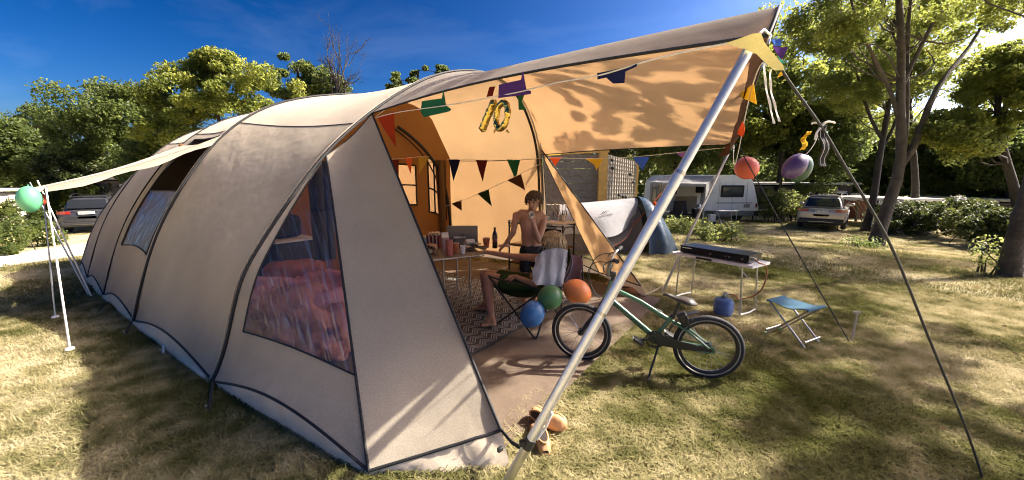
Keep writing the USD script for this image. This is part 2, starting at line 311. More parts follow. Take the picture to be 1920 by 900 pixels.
def tuft_patch(seed, n, size, hmin, hmax, w):
    r = np.random.default_rng(seed)
    c = np.c_[r.uniform(-size, size, (n, 2)), np.full(n, -.008)]; az = r.uniform(0, 2 * np.pi, n); h = r.uniform(hmin, hmax, n); lean = r.uniform(.5, 2.2, n) * h
    d = np.c_[np.cos(az), np.sin(az), 0 * az]; sd = np.c_[-np.sin(az), np.cos(az), 0 * az]
    up = np.array([0, 0, 1.]); k = r.uniform(-.5, .5, n)[:, None]
    p0, p1 = c, c + up * h[:, None] * .65 + d * lean[:, None] * .4
    p2 = c + up * h[:, None] * r.uniform(.5, 1., n)[:, None] + d * lean[:, None] + sd * k * lean[:, None]
    ww = w * r.uniform(.6, 1.3, n)[:, None]
    v = np.stack([p0 - sd * ww, p0 + sd * ww, p1 + sd * ww * .8, p1 - sd * ww * .8, p2], 1).reshape(-1, 3)
    b = np.arange(n)[:, None] * 5
    f = np.concatenate([b + [0, 1, 2], b + [0, 2, 3], b + [3, 2, 4]])
    return trimesh.Trimesh(v, f, process=False)
gr = UsdGeom.PointInstancer.Define(stage, "/World/grass")
_keys(gr.GetPrim(), label="short dry grass blades all over the camping lawn", category="grass", kind="stuff")
protos = []
for k in range(9):
    pth = f"/World/grass/tuft_{k:03d}" if k else "/World/grass/tuft"
    big = 3 <= k < 6; near = k >= 6
    usdkit.mesh(stage, pth, tuft_patch(k, 110 if near else 200, .36 if big else .15, .02 if near else .016, .048 if near else .06 if big else .05, .0036 if near else .0036 if big else .0024), M["grass"]); protos.append(pth)
gr.CreatePrototypesRel().SetTargets(protos)
pos, idx = [], []
def scatter(lo, hi, n, ks):
    r = np.sqrt(rng.uniform(lo * lo, hi * hi, n)); a = rng.uniform(-1.02, 1.02, n)
    x, y = r * np.sin(a), r * np.cos(a)
    q = np.stack([x, y, 0 * x], 1) - ORG; la, ba = q @ LAT, q @ BCK
    inside = (la > .25) & (la < 4.7) & (ba > -2.15) & (ba < 7.0)
    t = (np.stack([x, y], 1) - PATHN[0]) @ (e := (PATHN[2] - PATHN[0]) / np.linalg.norm(PATHN[2] - PATHN[0]))
    pd = (PATHN[1] - PATHN[0]) / np.linalg.norm(PATHN[1] - PATHN[0]); nn = np.array([-pd[1], pd[0]]); w = (np.stack([x, y], 1) - PATHN[0]) @ nn; wt = (PATHN[2] - PATHN[0]) @ nn
    onp = (w / wt > -.03) & (w / wt < 1.03)
    k = ~inside & ~onp
    x, y = x[k], y[k]
    pos.append(np.stack([x, y, height(x, y)], 1)); idx.append(rng.choice(ks, len(x)))
scatter(1.3, 4.2, 3000, [0, 6, 7, 8]); scatter(4.0, 8., 1500, [6, 7, 8]); scatter(4.0, 7.5, 3200, [0, 1, 2]); scatter(7.2, 17, 3400, [3, 4, 5]); scatter(16.5, 27, 3600, [3, 4, 5])
pos, idx = np.vstack(pos), np.concatenate(idx)
gr.CreatePositionsAttr(Vt.Vec3fArray.FromNumpy(pos.astype(np.float32))); gr.CreateProtoIndicesAttr(Vt.IntArray.FromNumpy(idx.astype(np.int32)))
ang = rng.uniform(0, np.pi, len(pos))
gr.CreateOrientationsAttr(Vt.QuathArray([Gf.Quath(float(np.cos(a)), 0, 0, float(np.sin(a))) for a in ang]))
sc = rng.uniform(.8, 1.25, len(pos)); gr.CreateScalesAttr(Vt.Vec3fArray.FromNumpy(np.stack([sc, sc, sc * rng.uniform(.8, 1.4, len(pos))], 1).astype(np.float32)))

# ================================================================== trees
M["bark"] = mat("grey_brown_bark", (.065, .052, .038), .9, .35, 5., bump=.03, bscale=16)
M["darkbark"] = mat("dark_bark", (.030, .024, .018), .9, .3, 5., bump=.03, bscale=16)
M["leaf_dark"] = leafmat("leaf_dark_green", [(.03, .042, .010), (.065, .080, .017), (.10, .11, .025)], .2)
M["leaf_mid"] = leafmat("leaf_mid_green", [(.042, .060, .014), (.085, .105, .024), (.135, .145, .034)], .5)
M["leaf_yellow"] = leafmat("leaf_yellow_green", [(.065, .082, .014), (.135, .145, .026), (.21, .195, .042)], .6)
M["leaf_pale"] = leafmat("leaf_pale_green", [(.09, .11, .03), (.17, .18, .06), (.26, .24, .10)], .4)
def leaves(cent, rad, per, size, seed, flat=.75):
    r = np.random.default_rng(seed); n = len(cent) * per
    c = np.repeat(cent, per, 0); rr = np.repeat(np.broadcast_to(rad, (len(cent),)), per)
    d = r.normal(size=(n, 3)); d /= np.linalg.norm(d, axis=1, keepdims=True); d[:, 2] *= flat
    p = c + d * (rr * r.uniform(.15, 1., n) ** .6)[:, None]
    nrm = r.normal(size=(n, 3)) + [0, 0, .7]; nrm /= np.linalg.norm(nrm, axis=1, keepdims=True)
    a = np.cross(nrm, r.normal(size=(n, 3))); a /= np.linalg.norm(a, axis=1, keepdims=True); b = np.cross(nrm, a)
    L = size * r.uniform(.65, 1.3, n)[:, None]; W = L * r.uniform(.28, .42, n)[:, None]
    v = np.stack([p - a * L * .5, p + b * W - nrm * W * .3, p + a * L * .5, p - b * W - nrm * W * .3], 1).reshape(-1, 3)
    k = np.arange(n)[:, None] * 4
    return trimesh.Trimesh(v, np.vstack([k + [0, 1, 2], k + [0, 2, 3]]), process=False)
def limb(a, b, r0, r1, r, bend=.12, n=7):
    a, b = np.asarray(a), np.asarray(b); t = np.linspace(0, 1, n)[:, None]; l = np.linalg.norm(b - a)
    off = r.normal(size=3) * l * bend; off2 = r.normal(size=3) * l * bend * .5
    p = a + (b - a) * t + off * np.sin(np.pi * t) + off2 * np.sin(2 * np.pi * t)
    return p, tube(p, np.linspace(r0, r1, n), 6)
def clump_points(c, rad, k, r, hollow=.35):
    d = r.normal(size=(k, 3)); d /= np.linalg.norm(d, axis=1, keepdims=True)
    q = d * (hollow + (1 - hollow) * r.uniform(0, 1, (k, 1)) ** .5)
    w = .78 + .38 * meshkit.noise(d * 1.7 + r.uniform(0, 50, 3), 3)[:, None]
    return np.asarray(c) + q * w * np.asarray(rad)
def tree(label, base, trunk_pts, crowns, leafm, barkm, seed, leaf=.2, per=120, k=60, clump=.26, r0=.18, cat="tree", group=None, limbs=22, extra=()):
    """crowns: list of (centre, radii). trunk_pts: world points from the base up."""
    r = np.random.default_rng(seed)
    nd = thing("tree", label, cat, (base[0], base[1], base[2]), group=group)
    pts = spline([V(*base) - V(0, 0, .25), *trunk_pts], 14); tr = MB(tube(pts, np.linspace(r0 * 1.15, r0 * .45, 14) * (1 + .5 * np.exp(-np.linspace(0, 14, 14))), 10))
    for (a, b, ra, rb) in extra:
        tr += tube(spline(a if len(a) > 2 else [a[0], lerp(a[0], a[1], .5) + r.normal(size=3) * .05, a[1]], 10), np.linspace(ra, rb, 10), 8)
    cl = []
    for c, rad in crowns: cl.append(clump_points(c, rad, int(k / len(crowns)), r))
    cl = np.vstack(cl)
    ends = cl[r.permutation(len(cl))[:limbs]]
    for e in ends:
        j = r.integers(7, 14); s = pts[j]
        if e[2] < pts[5][2]: continue
        if e[2] < s[2] - .3: s = pts[max(6, j - 4)]
        _, m = limb(s, e, r0 * .2, r0 * .04, r); tr += m
    part(nd, "trunk", tr, barkm, 60, world=True)
    meanr = np.mean([np.mean(rad) for _, rad in crowns])
    part(nd, "crown", leaves(cl, meanr * clump * r.uniform(.6, 1.3, len(cl)), int(per * 1.9), leaf * .68, seed + 1), leafm, False, world=True)
    return nd
def bg_tree(label, u, v, ru, rv, d, leafm, seed, k=60, per=110, leaf=.30, u0=None, group=None, clump=.33, bark=None, crowns=None, r0=.15):
    sp = d / FPX
    cr = [(dep(uu, vv, d), (a * sp, min(a, b) * sp, b * sp)) for uu, vv, a, b in (crowns or [(u, v, ru, rv)])]
    bx = dep(u0 or u, v, d); base = V(bx[0], bx[1], ground(bx[0], bx[1]))
    top = cr[0][0] + V(0, 0, cr[0][1][2] * .5)
    return tree(label, base, [lerp(base, top, .35) + V(.1, 0, 0), lerp(base, top, .7) + V(-.1, .1, 0), top], cr, leafm, bark or M["darkbark"], seed, leaf, per, k, clump, r0, group=group)
L_ = "trees behind the tent on the left"
bg_tree("tall dark green tree left of the yellow-green trees behind the tent", 205, 245, 100, 110, 24, M["leaf_mid"], 21, 120, 130, .30, group=L_, crowns=[(205, 225, 88, 85), (200, 300, 115, 70), (245, 230, 60, 70)])
bg_tree("shaded grey-green tree at the left edge above the flower hedge", 35, 280, 90, 70, 26, M["leaf_mid"], 23, 100, 120, .32, group=L_, crowns=[(30, 275, 75, 55), (75, 300, 70, 55)])
bg_tree("pale small tree top peeping out behind the dark trees at far left", 70, 235, 40, 35, 33, M["leaf_mid"], 25, 24, 80, .34, group=L_, clump=.4)
bg_tree("broad bright yellow-green tree over the back of the tent", 430, 205, 140, 90, 21, M["leaf_yellow"], 27, 150, 130, .26, group=L_, crowns=[(400, 190, 95, 75), (480, 185, 100, 60), (330, 240, 60, 60), (350, 170, 60, 55), (405, 118, 34, 18)])
bg_tree("rounded green tree top just left of the bare tree", 560, 150, 75, 45, 25, M["leaf_mid"], 29, 60, 120, .28, group=L_, crowns=[(560, 150, 70, 45), (605, 165, 45, 30)])
bg_tree("small twin green tree top showing above the tent ridge", 775, 142, 40, 22, 26, M["leaf_mid"], 31, 34, 90, .26, group=L_, crowns=[(785, 143, 26, 22), (745, 155, 22, 16), (825, 133, 12, 11)], clump=.4)
bg_tree("low dark green tree between the tall dark tree and the tent roof", 300, 300, 60, 50, 22, M["leaf_mid"], 33, 60, 120, .26, group=L_)
bg_tree("low dark leafy tree above the parked black car", 130, 322, 60, 30, 23, M["leaf_dark"], 35, 50, 120, .26, group=L_)
# bare tree
r = np.random.default_rng(5); nd = thing("bare_tree", "leafless bare tree with fine twigs above the tent ridge", "tree", (b0 := dep(640, 300, 24)) * [1, 1, 0] + [0, 0, ground(b0[0], b0[1])])
mb = MB(); top = dep(632, 150, 24); base = V(b0[0], b0[1], nd.loc[2]); p, m = limb(base, top, .14, .08, r, .02); mb += m
def twig(a, d, l, rad, n):
    b = a + d * l; p, m = limb(a, b, rad, rad * .55, r, .07, 5)
    global mb
    mb += m
    if n:
        for q in range(3 if n > 1 else 3):
            s = p[r.integers(1, 5)]; dd = d + r.normal(size=3) * .42 + [0, 0, .12]; twig(s, dd / np.linalg.norm(dd), l * r.uniform(.45, .75), rad * .5, n - 1)
for q in range(9):
    tgt = dep(r.uniform(608, 665), r.uniform(76, 120), 24) if q < 7 else dep(r.uniform(650, 675), r.uniform(150, 175), 24)
    s = lerp(base, top, r.uniform(.75, 1.0)); d = tgt - s; twig(s, d / np.linalg.norm(d), np.linalg.norm(d) * .8, .05, 3)
part(nd, "branches", mb, M["darkbark"], 60, world=True)

R_ = "trees of the wood on the right"
# woods behind, right
for i, (lab, u, v, ru, rv, d, m_, k) in enumerate([
    ("dark tree crown in the wood behind the climbing wall shelter", 1150, 255, 100, 70, 27, "leaf_dark", 60),
    ("dark green tree in the wood above the caravan awning", 1270, 255, 80, 80, 26, "leaf_mid", 70),
    ("tree with low dark crown above the caravan's right end", 1390, 265, 70, 70, 27, "leaf_mid", 70),
    ("tree with a dark straight trunk rising behind the caravan's right end", 1415, 190, 60, 50, 27, "leaf_mid", 50),
    ("dark shaded tree behind the silver car", 1530, 260, 85, 75, 25, "leaf_mid", 100),
    ("shaded tree in the wood behind the forked tree", 1690, 285, 85, 60, 26, "leaf_mid", 70),
    ("grey-green tree low in the wood right of the forked tree", 1790, 300, 75, 55, 24, "leaf_mid", 60),
    ("dark tree in the wood above the right end of the hedge", 1900, 300, 80, 65, 21, "leaf_mid", 60)]):
    bg_tree(lab, u, v, ru, rv, d, M[m_], 50 + i, k, 110, .30, group=R_)
bg_tree("large sunlit yellow-green tree just behind the canopy's front corner", 1500, 150, 110, 160, 24, M["leaf_yellow"], 61, 110, 130, .30, u0=1475, group=R_, crowns=[(1490, 110, 90, 110), (1440, 200, 60, 80), (1560, 190, 80, 90)], r0=.16)
bg_tree("bright sunlit crown hanging at the right edge above the hedge", 1860, 215, 110, 90, 13, M["leaf_yellow"], 63, 120, 130, .17, u0=1960, group=R_, crowns=[(1870, 190, 90, 70), (1800, 250, 80, 50), (1900, 130, 70, 50)])
bg_tree("sunlit tree far behind between the two leaning trunks at top right", 1700, 120, 130, 120, 19, M["leaf_yellow"], 65, 50, 130, .24, u0=1760, group=R_)

# the far wood that closes the view all round
r = np.random.default_rng(77); an = np.radians(np.linspace(-75, 75, 420)); rad_ = 44 + 6 * np.sin(an * 5) + r.uniform(-3, 3, 420); hh = 3.2 + 2.2 * meshkit.noise(np.stack([an * 9, an * 0, an * 0], 1), 4) + r.uniform(-.6, .6, 420)
cl = np.vstack([np.stack([rad_ * np.sin(an) + r.normal(size=420) * .6, rad_ * np.cos(an) + r.normal(size=420) * .6, -.85 + hh * k], 1) for k in (.12, .42, .75, 1.)])
M["leaf_far"] = leafmat("leaf_far_wood", [(.05, .068, .018), (.10, .12, .03), (.16, .17, .045)], .45)
fwd_ = thing("far_wood", "dark wood that closes the view behind the camp site", "wood", (0, 44, -.85), kind="stuff")
part(fwd_, "foliage", leaves(cl, 1.15, 34, .62, 78, 1.), M["leaf_far"], False, world=True, kind="stuff")

r = np.random.default_rng(21); n_ = 420; a_ = r.uniform(-.95, .95, n_); d_ = np.sqrt(r.uniform(1.8 ** 2, 11 ** 2, n_)); lx, ly = d_ * np.sin(a_), d_ * np.cos(a_)
q_ = np.stack([lx, ly, 0 * lx], 1) - ORG; ok = ~((q_ @ LAT > .2) & (q_ @ LAT < 4.9) & (q_ @ BCK > -2.4))
lc = np.stack([lx, ly, height(lx, ly) + .022], 1)[ok]
M["dryleaf"] = leafmat("dry_leaf", [(.12, .07, .03), (.35, .24, .10), (.60, .52, .34)], .1)
fl0 = leaves(lc, .012, 1, .05, 22, .2)
fl_n = thing("fallen_leaves", "small dry fallen leaves strewn over the lawn", "leaves", (0, 5, 0), kind="stuff")
part(fl_n, "dry_leaves", fl0, M["dryleaf"], False, world=True, kind="stuff")
# the three trunks that stand on the lawn at right
b1 = gp(1640, 462); d1 = (b1 - C0) @ FW
def at1(u, v, dd=0): return dep(u, v, d1 + dd)
tp = [at1(1662, 395), at1(1688, 305), at1(1688, 200), at1(1690, 100), at1(1684, -30), at1(1690, -130)]
tree("grey forked tree leaning right, whose trunk splits above the hedge", b1, tp,
     [(at1(1650, -60), (2.0, 1.8, 1.5)), (at1(1560, 40, -.6), (1.3, 1.3, 1.0)), (at1(1790, 20, .3), (1.7, 1.6, 1.2)), (at1(1700, -230), (3.0, 2.6, 2.0))],
     M["leaf_yellow"], M["bark"], 71, .13, 165, 130, .23, .155, limbs=16,
     extra=[([at1(1690, 308), at1(1722, 255), at1(1745, 190), at1(1800, 110, .3), at1(1850, 20, .5)], 0, .12, .03), ([at1(1690, 170), at1(1715, 110), at1(1760, 20, -.3), at1(1790, -90, -.5)], 0, .08, .03),
            ([at1(1687, 230), at1(1660, 150), at1(1620, 70, -.3), at1(1590, -40, -.4)], 0, .07, .025), ([at1(1690, 300), at1(1700, 200, .2), at1(1702, 60, .2), at1(1730, -80, .3)], 0, .10, .03)])
b2 = gp(1620, 433); d2 = (b2 - C0) @ FW
def at2(u, v, dd=0): return dep(u, v, d2 + dd)
tree("dark slender tree directly left of the grey forked tree", b2, [at2(1638, 370), at2(1650, 290), at2(1664, 210), at2(1672, 100), at2(1680, 20)],
     [(at2(1600, 150), (1.7, 1.5, 1.3)), (at2(1720, 130, .5), (1.6, 1.5, 1.3)), (at2(1650, 30), (2.4, 2., 1.6))], M["leaf_yellow"], M["darkbark"], 73, .15, 140, 130, .26, .135, limbs=18,
     extra=[([at2(1655, 262), at2(1630, 215), at2(1610, 150), at2(1590, 80)], 0, .08, .03), ([at2(1652, 280), at2(1680, 225), at2(1700, 160), at2(1730, 90)], 0, .07, .03)])
b3 = gp(1893, 518); d3 = (b3 - C0) @ FW
def at3(u, v, dd=0): return dep(u, v, d3 + dd)
tree("thick trunk at the right edge leaning out of the picture", b3, [at3(1903, 460), at3(1920, 390), at3(1950, 280), at3(1960, 150), b3 + V(.6, .3, 6.), b3 + V(.4, .4, 7.6)],
     [(V(8.2, 6.8, 7.4), (2.4, 2.0, .5)), (V(6.3, 5.6, 7.2), (1.8, 1.7, .4)), (V(10.0, 3.2, 7.1), (2.0, 1.4, .4)), (V(11.2, 4.6, 7.0), (2.2, 2.2, .5)), (V(10.8, 6.4, 7.8), (2.0, 1.8, .4))],
     M["leaf_mid"], M["bark"], 75, .15, 90, 250, .135, .10, limbs=22)  # crown out of view, thin layers placed to dapple lawn and canopy
b4 = V(14.6, 8.6, float(ground(14.6, 8.6)))
tree("leafy crown reaching into the top right corner from a trunk outside the picture, shading the lawn", b4, [b4 + V(-.1, 0, 2), b4 + V(-.4, .1, 4), b4 + V(-.9, .2, 6.2), b4 + V(-1.2, .2, 8)],
     [(V(12.6, 9.0, 6.9), (2.2, 2.2, 1.5)), (V(15.2, 9.6, 7.4), (2.2, 2.0, 1.6)), (V(13.2, 11.2, 7.2), (2.0, 1.8, 1.5))], M["leaf_yellow"], M["bark"], 77, .15, 100, 110, .22, .12, limbs=22)  # mostly out of view, placed to shade the lawn at right
# hedges, bushes and plants
def bush(name, label, cat, boxes, leafm, seed, leaf=.1, per=90, dens=10, group=None, stem=True):
    """boxes: (centre on the ground, half-sizes, yaw). Foliage mass over short stems."""
    r = np.random.default_rng(seed); cl = []
    for c, h, yaw in boxes:
        n = max(4, int(dens * h[0] * h[1] * 4)); q = r.uniform(-1, 1, (n, 3)); q[:, 2] = r.uniform(.12, 1., n) ** .8
        e = np.abs(q[:, :2]) ** 4; q[:, 2] *= np.clip(1.15 - .35 * e.sum(1), .4, 1)
        x, y = q[:, 0] * h[0], q[:, 1] * h[1]; cs, sn = math.cos(yaw), math.sin(yaw)
        wx, wy = c[0] + x * cs - y * sn, c[1] + x * sn + y * cs
        cl.append(np.stack([wx, wy, ground(wx, wy) + q[:, 2] * h[2] * 2], 1))
    cl = np.vstack(cl); c = boxes[0][0]
    nd = thing(name, label, cat, (c[0], c[1], float(ground(c[0], c[1]))), group=group)
    st = MB()
    for e in cl[:: max(1, len(cl) // 24)]:
        s = V(e[0] + r.normal() * .08, e[1] + r.normal() * .08, ground(e[0], e[1]) - .05); st += limb(s, e, .018, .006, r, .06, 4)[1]
    part(nd, "stems", st, M["darkbark"], 60, world=True, kind="stuff")
    part(nd, "foliage", leaves(cl, .22 * np.mean([max(h[2], .5) for _, h, _ in boxes]) ** .5 * r.uniform(.7, 1.4, len(cl)) * 1.4, per, leaf, seed + 1, 1.), leafm, False, world=True)
    return nd, cl
c = gp(1800, 445); yw = -.35
hd, hcl = bush("hedge", "dark evergreen hedge with pale blossoms behind the forked tree", "hedge", [(gp(1720, 436), (1.6, .8, .62), yw), (gp(1800, 445), (1.5, .9, .72), yw), (gp(1880, 462), (1.3, .9, .66), yw), (gp(1960, 470), (1.5, .9, .7), yw)], M["leaf_dark"], 81, .13, 110, 9)
r = np.random.default_rng(3); fc = hcl[(hcl[:, 0] < hcl[:, 0].min() + 2.6)]; fc = fc[r.permutation(len(fc))[:16]] + r.normal(size=(min(16, len(fc)), 3)) * .05 + [-.1, -.25, .12]
M["blossom"] = mat("pale_blossom", (.72, .68, .62), .7)
part(hd, "blossoms", leaves(fc, .16, 40, .07, 9), M["blossom"], False, world=True)
G_ = "bushes behind the silver car"
bush("bush", "pale leafy bush left of the silver car under the purple balloon", "bush", [(gp(1470, 414), (1.0, .7, .85), 0)], M["leaf_pale"], 83, .12, 110, 12, G_)
bush("bush", "bright leafy bush rising directly behind the silver car", "bush", [(gp(1545, 410) + V(0.3, 1.6, 0), (1.3, .6, 1.0), 0)], M["leaf_pale"], 85, .12, 110, 12, G_)
bush("bush", "sunny bush right of the caravan's rear end", "bush", [(gp(1440, 405) + V(0, .5, 0), (.7, .6, .85), 0)], M["leaf_mid"], 87, .12, 100, 12, G_)
bush("bush", "dark bush at the foot of the forked tree's right side", "bush", [(gp(1690, 440), (.5, .4, .3), 0)], M["leaf_dark"], 88, .09, 90, 16)
bush("leafy_plants", "bright low leafy plants in front of the caravan", "plants", [(gp(1290, 440), (.75, .45, .22), .2), (gp(1345, 450), (.45, .35, .17), .2), (gp(1250, 437), (.5, .4, .2), 0)], M["leaf_pale"], 89, .085, 80, 26)
bush("leafy_plant", "small pale sapling beside the right-edge trunk", "plant", [(gp(1862, 512), (.12, .12, .24), 0)], M["leaf_pale"], 91, .06, 40, 130)
bush("leafy_plant", "small weeds at the base of the grey forked tree", "plant", [(gp(1618, 466), (.3, .2, .1), 0)], M["leaf_mid"], 93, .06, 40, 60)
hf, fcl = bush("hedge", "wide flowering hedge left of the path under the green balloon", "hedge", [(gp(15, 470) + V(-.3, .3, 0), (1.0, .7, .45), .6), (gp(78, 462) + V(-.3, .3, 0), (.45, .5, .38), .6), (gp(-60, 480), (1.2, .8, .5), .6), (gp(10, 445) + V(-1.2, .8, 0), (1.4, .7, .7), .6)], M["leaf_mid"], 95, .10, 120, 14)
part(hf, "blossoms", leaves(fcl[::4] + [0, -.1, .1], .22, 26, .06, 8), mat("cream_blossom", (.62, .52, .24), .7), False, world=True)
bush("bush", "yellow-green bush behind the black car", "bush", [(gp(80, 412) + V(-.8, 1.2, 0), (.8, .6, .85), 0)], M["leaf_yellow"], 97, .13, 100, 12)
# ================================================================== the big tunnel tent
PA = [(0, 0), (.13, .30), (.30, .80), (.44, .96 + .06), (.76, 1.44), (1.03, 1.75), (1.55, 2.2), (2.06, 2.54), (2.5, 2.76), (3.1, 2.93), (3.7, 2.96), (4.2, 2.82), (4.55, 2.50), (4.78, 2.10), (4.88, 1.6), (4.93, 1.0), (4.9, 0)]
PB = [(-.03, 0), (.13, .55), (.30, .99), (.59, 1.52), (.86, 1.90), (1.16, 2.21), (1.55, 2.48), (1.98, 2.66), (2.46, 2.79), (3.1, 2.90), (3.7, 2.92), (4.2, 2.80), (4.55, 2.50), (4.78, 2.10), (4.88, 1.6), (4.93, 1.0), (4.9, 0)]
NS = 64
def resample(p):
    q = spline(np.array(p, float), 400); d = np.r_[0, np.cumsum(np.linalg.norm(np.diff(q, axis=0), axis=1))]; t = np.linspace(0, d[-1], NS + 1)
    return np.stack([np.interp(t, d, q[:, 0]), np.interp(t, d, q[:, 1])], 1)
RA, RB = resample(PA), resample(PB)
def scaled(R, k, zk): q = R.copy(); q[:, 0] = 2.45 + (q[:, 0] - 2.45) * k; q[:, 1] *= zk; return q
HB = [0., 2.25, 3.9, 5.4, 6.75]
HP = [RA, RB, scaled(RB, 1.0, .985), scaled(RB, .985, .955), scaled(RB, .95, .84)]
IN, IF = 19, 50                                             # roof seams (index along the profile)
def body(i, t, k):
    """Point of bay i at t (0..1 from hoop i to i+1) and profile index k (float allowed)."""
    a, b = HP[i], HP[i + 1]; ks = np.arange(NS + 1)
    q = np.array([np.interp(k, ks, (a[:, j] * (1 - t) + b[:, j] * t)) for j in (0, 1)])
    w = math.sin(math.pi * t); edge = max(0., 1 - k / IN) ** 3 if k < IN else max(0., 1 - (NS - k) / (NS - IF)) ** 3
    q = q + (np.array([2.45, 1.1]) - q) * .035 * w * (1 - edge); q[1] += .14 * w * edge; q[0] += .016 * math.sin(t * 58 + k * .5) * math.exp(-k / 6.) * math.exp(-min(t, 1 - t) * 5) * (k > 0)
    return T(q[0], HB[i] * (1 - t) + HB[i + 1] * t, q[1])
tent = thing("tunnel_tent", "large taupe polycotton tunnel tent with open front and raised canopy", "tent", T(2.4, 2.5, 0) * [1, 1, 0])
def seam(pts, r=.008, m="black", name="piping", lab=None): return part(tent, name, tube(pts, r, 6), M[m], 60, lab, world=True)
NT = 40
def bay_sheet(i, k0, k1, skip=None, nt=NT, off=0.):
    ts, ks = np.linspace(0, 1, nt + 1), np.arange(k0, k1 + 1)
    P = np.array([[body(i, t, k) for k in ks] for t in ts]); m = sheet(P)
    if off: m.vertices += m.vertex_normals * off
    if skip:
        nk = len(ks) - 1; keep = np.ones((nt, nk), bool); keep[skip[0]:skip[1], skip[2] - k0:skip[3] - k0] = False
        m.update_faces(np.r_[keep.ravel(), keep.ravel()])
    return m
WT, WK = (5, 35), (5, 18)                                   # window cells of the bay behind the second hoop
for i in range(4):
    part(tent, "wall_panel", bay_sheet(i, 0, IN, (*WT, *WK) if i == 1 else None), M["wall"], True, world=True)
    part(tent, "roof_panel", bay_sheet(i, IN, IF), M["roof"], True, world=True)
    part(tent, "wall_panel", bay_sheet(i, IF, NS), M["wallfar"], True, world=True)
    seam([body(i, t, IN) for t in np.linspace(0, 1, 12)], .006); seam([body(i, t, IF) for t in np.linspace(0, 1, 12)], .006)
    ed = [body(i, t, 0) for t in np.linspace(0, 1, 14)]; seam(ed, .010, name="hem")
    fl = np.array([[p + V(0, 0, -.004) + LAT * .012, lerp(p, [p[0], p[1], 0], .6) - LAT * .03, V(p[0], p[1], -.03) - LAT * (.02 + .05 * abs(math.sin(9 * j)) * .4)] for j, p in enumerate(ed)])
    part(tent, "mud_flap", sheet(fl, flip=True), M["flap"], True, world=True)
    ef = [body(i, t, NS) for t in np.linspace(0, 1, 8)]
    part(tent, "mud_flap", sheet(np.array([[p, V(p[0], p[1], -.03) + LAT * .03] for p in ef])), M["flap"], True, world=True)
# rear end
Rr = np.array([[lerp(T(*[HP[4][k][0], HB[4], HP[4][k][1]]), T(lerp(HP[4][k][0], 2.45, .12), 7.05 + .55 * math.sin(math.pi * k / NS), 0.), w) + V(0, 0, .25 * math.sin(math.pi * w) * HP[4][k][1] / 2.3) for k in range(NS + 1)] for w in np.linspace(0, 1, 8)])
part(tent, "rear_panel", sheet(Rr), M["wall"], True, world=True)
# hoops with their dark sleeves
for i, (b, R) in enumerate(zip(HB, HP)):
    pts = np.array([T(q[0], b, q[1]) for q in R]); cen = T(2.45, b, 1.1); out = pts - cen; out /= np.linalg.norm(out, axis=1, keepdims=True)
    part(tent, "hoop_pole", tube(spline(pts + out * (.014 if i < 2 else .006), 90), .013 if i < 2 else .009, 8), M["black"], 60, world=True)
    if i < 2:
        part(tent, "sleeve_seam", tube(spline((pts + out * .02)[:60] + BCK * .045, 80), .006, 6), M["roof"], 60, world=True)
hA = np.array([T(q[0], .05, q[1]) for q in RA[36:62]]); part(tent, "hoop_sleeve", tube(spline(hA - LAT * .03, 60), .024, 8, flat=.5), M["black"], 60, world=True)
# side window of the second bay: dark mesh above, wrinkled clear film below
ks_mid = 11.0
def winsheet(k0, k1, off):
    P = np.array([[body(1, t, k) for k in np.linspace(k0, k1, 10)] for t in np.linspace(WT[0] / NT, WT[1] / NT, 13)]); m = sheet(P); m.vertices -= m.vertex_normals * off; return m
w0 = part(tent, "side_window", winsheet(WK[0], ks_mid, .006), M["clear2"], True, "wrinkled clear window film in the side wall", world=True)
M["mesh"] = fabric("dark_mesh", (.022, .018, .016), (.05, .03, .02), .15)
part(tent, "side_window_mesh", winsheet(ks_mid, WK[1], .006), M["mesh"], True, "dark open upper half of the side window", world=True)
for kk in (WK[0], ks_mid, WK[1]): part(w0, "window_trim", tube([body(1, t, kk) for t in np.linspace(WT[0] / NT, WT[1] / NT, 10)], .009, 6), M["black"], 60, world=True)
for tt in WT: part(w0, "window_trim", tube([body(1, tt / NT, k) for k in np.linspace(WK[0], WK[1], 14)], .011, 6), M["black"], 60, world=True)

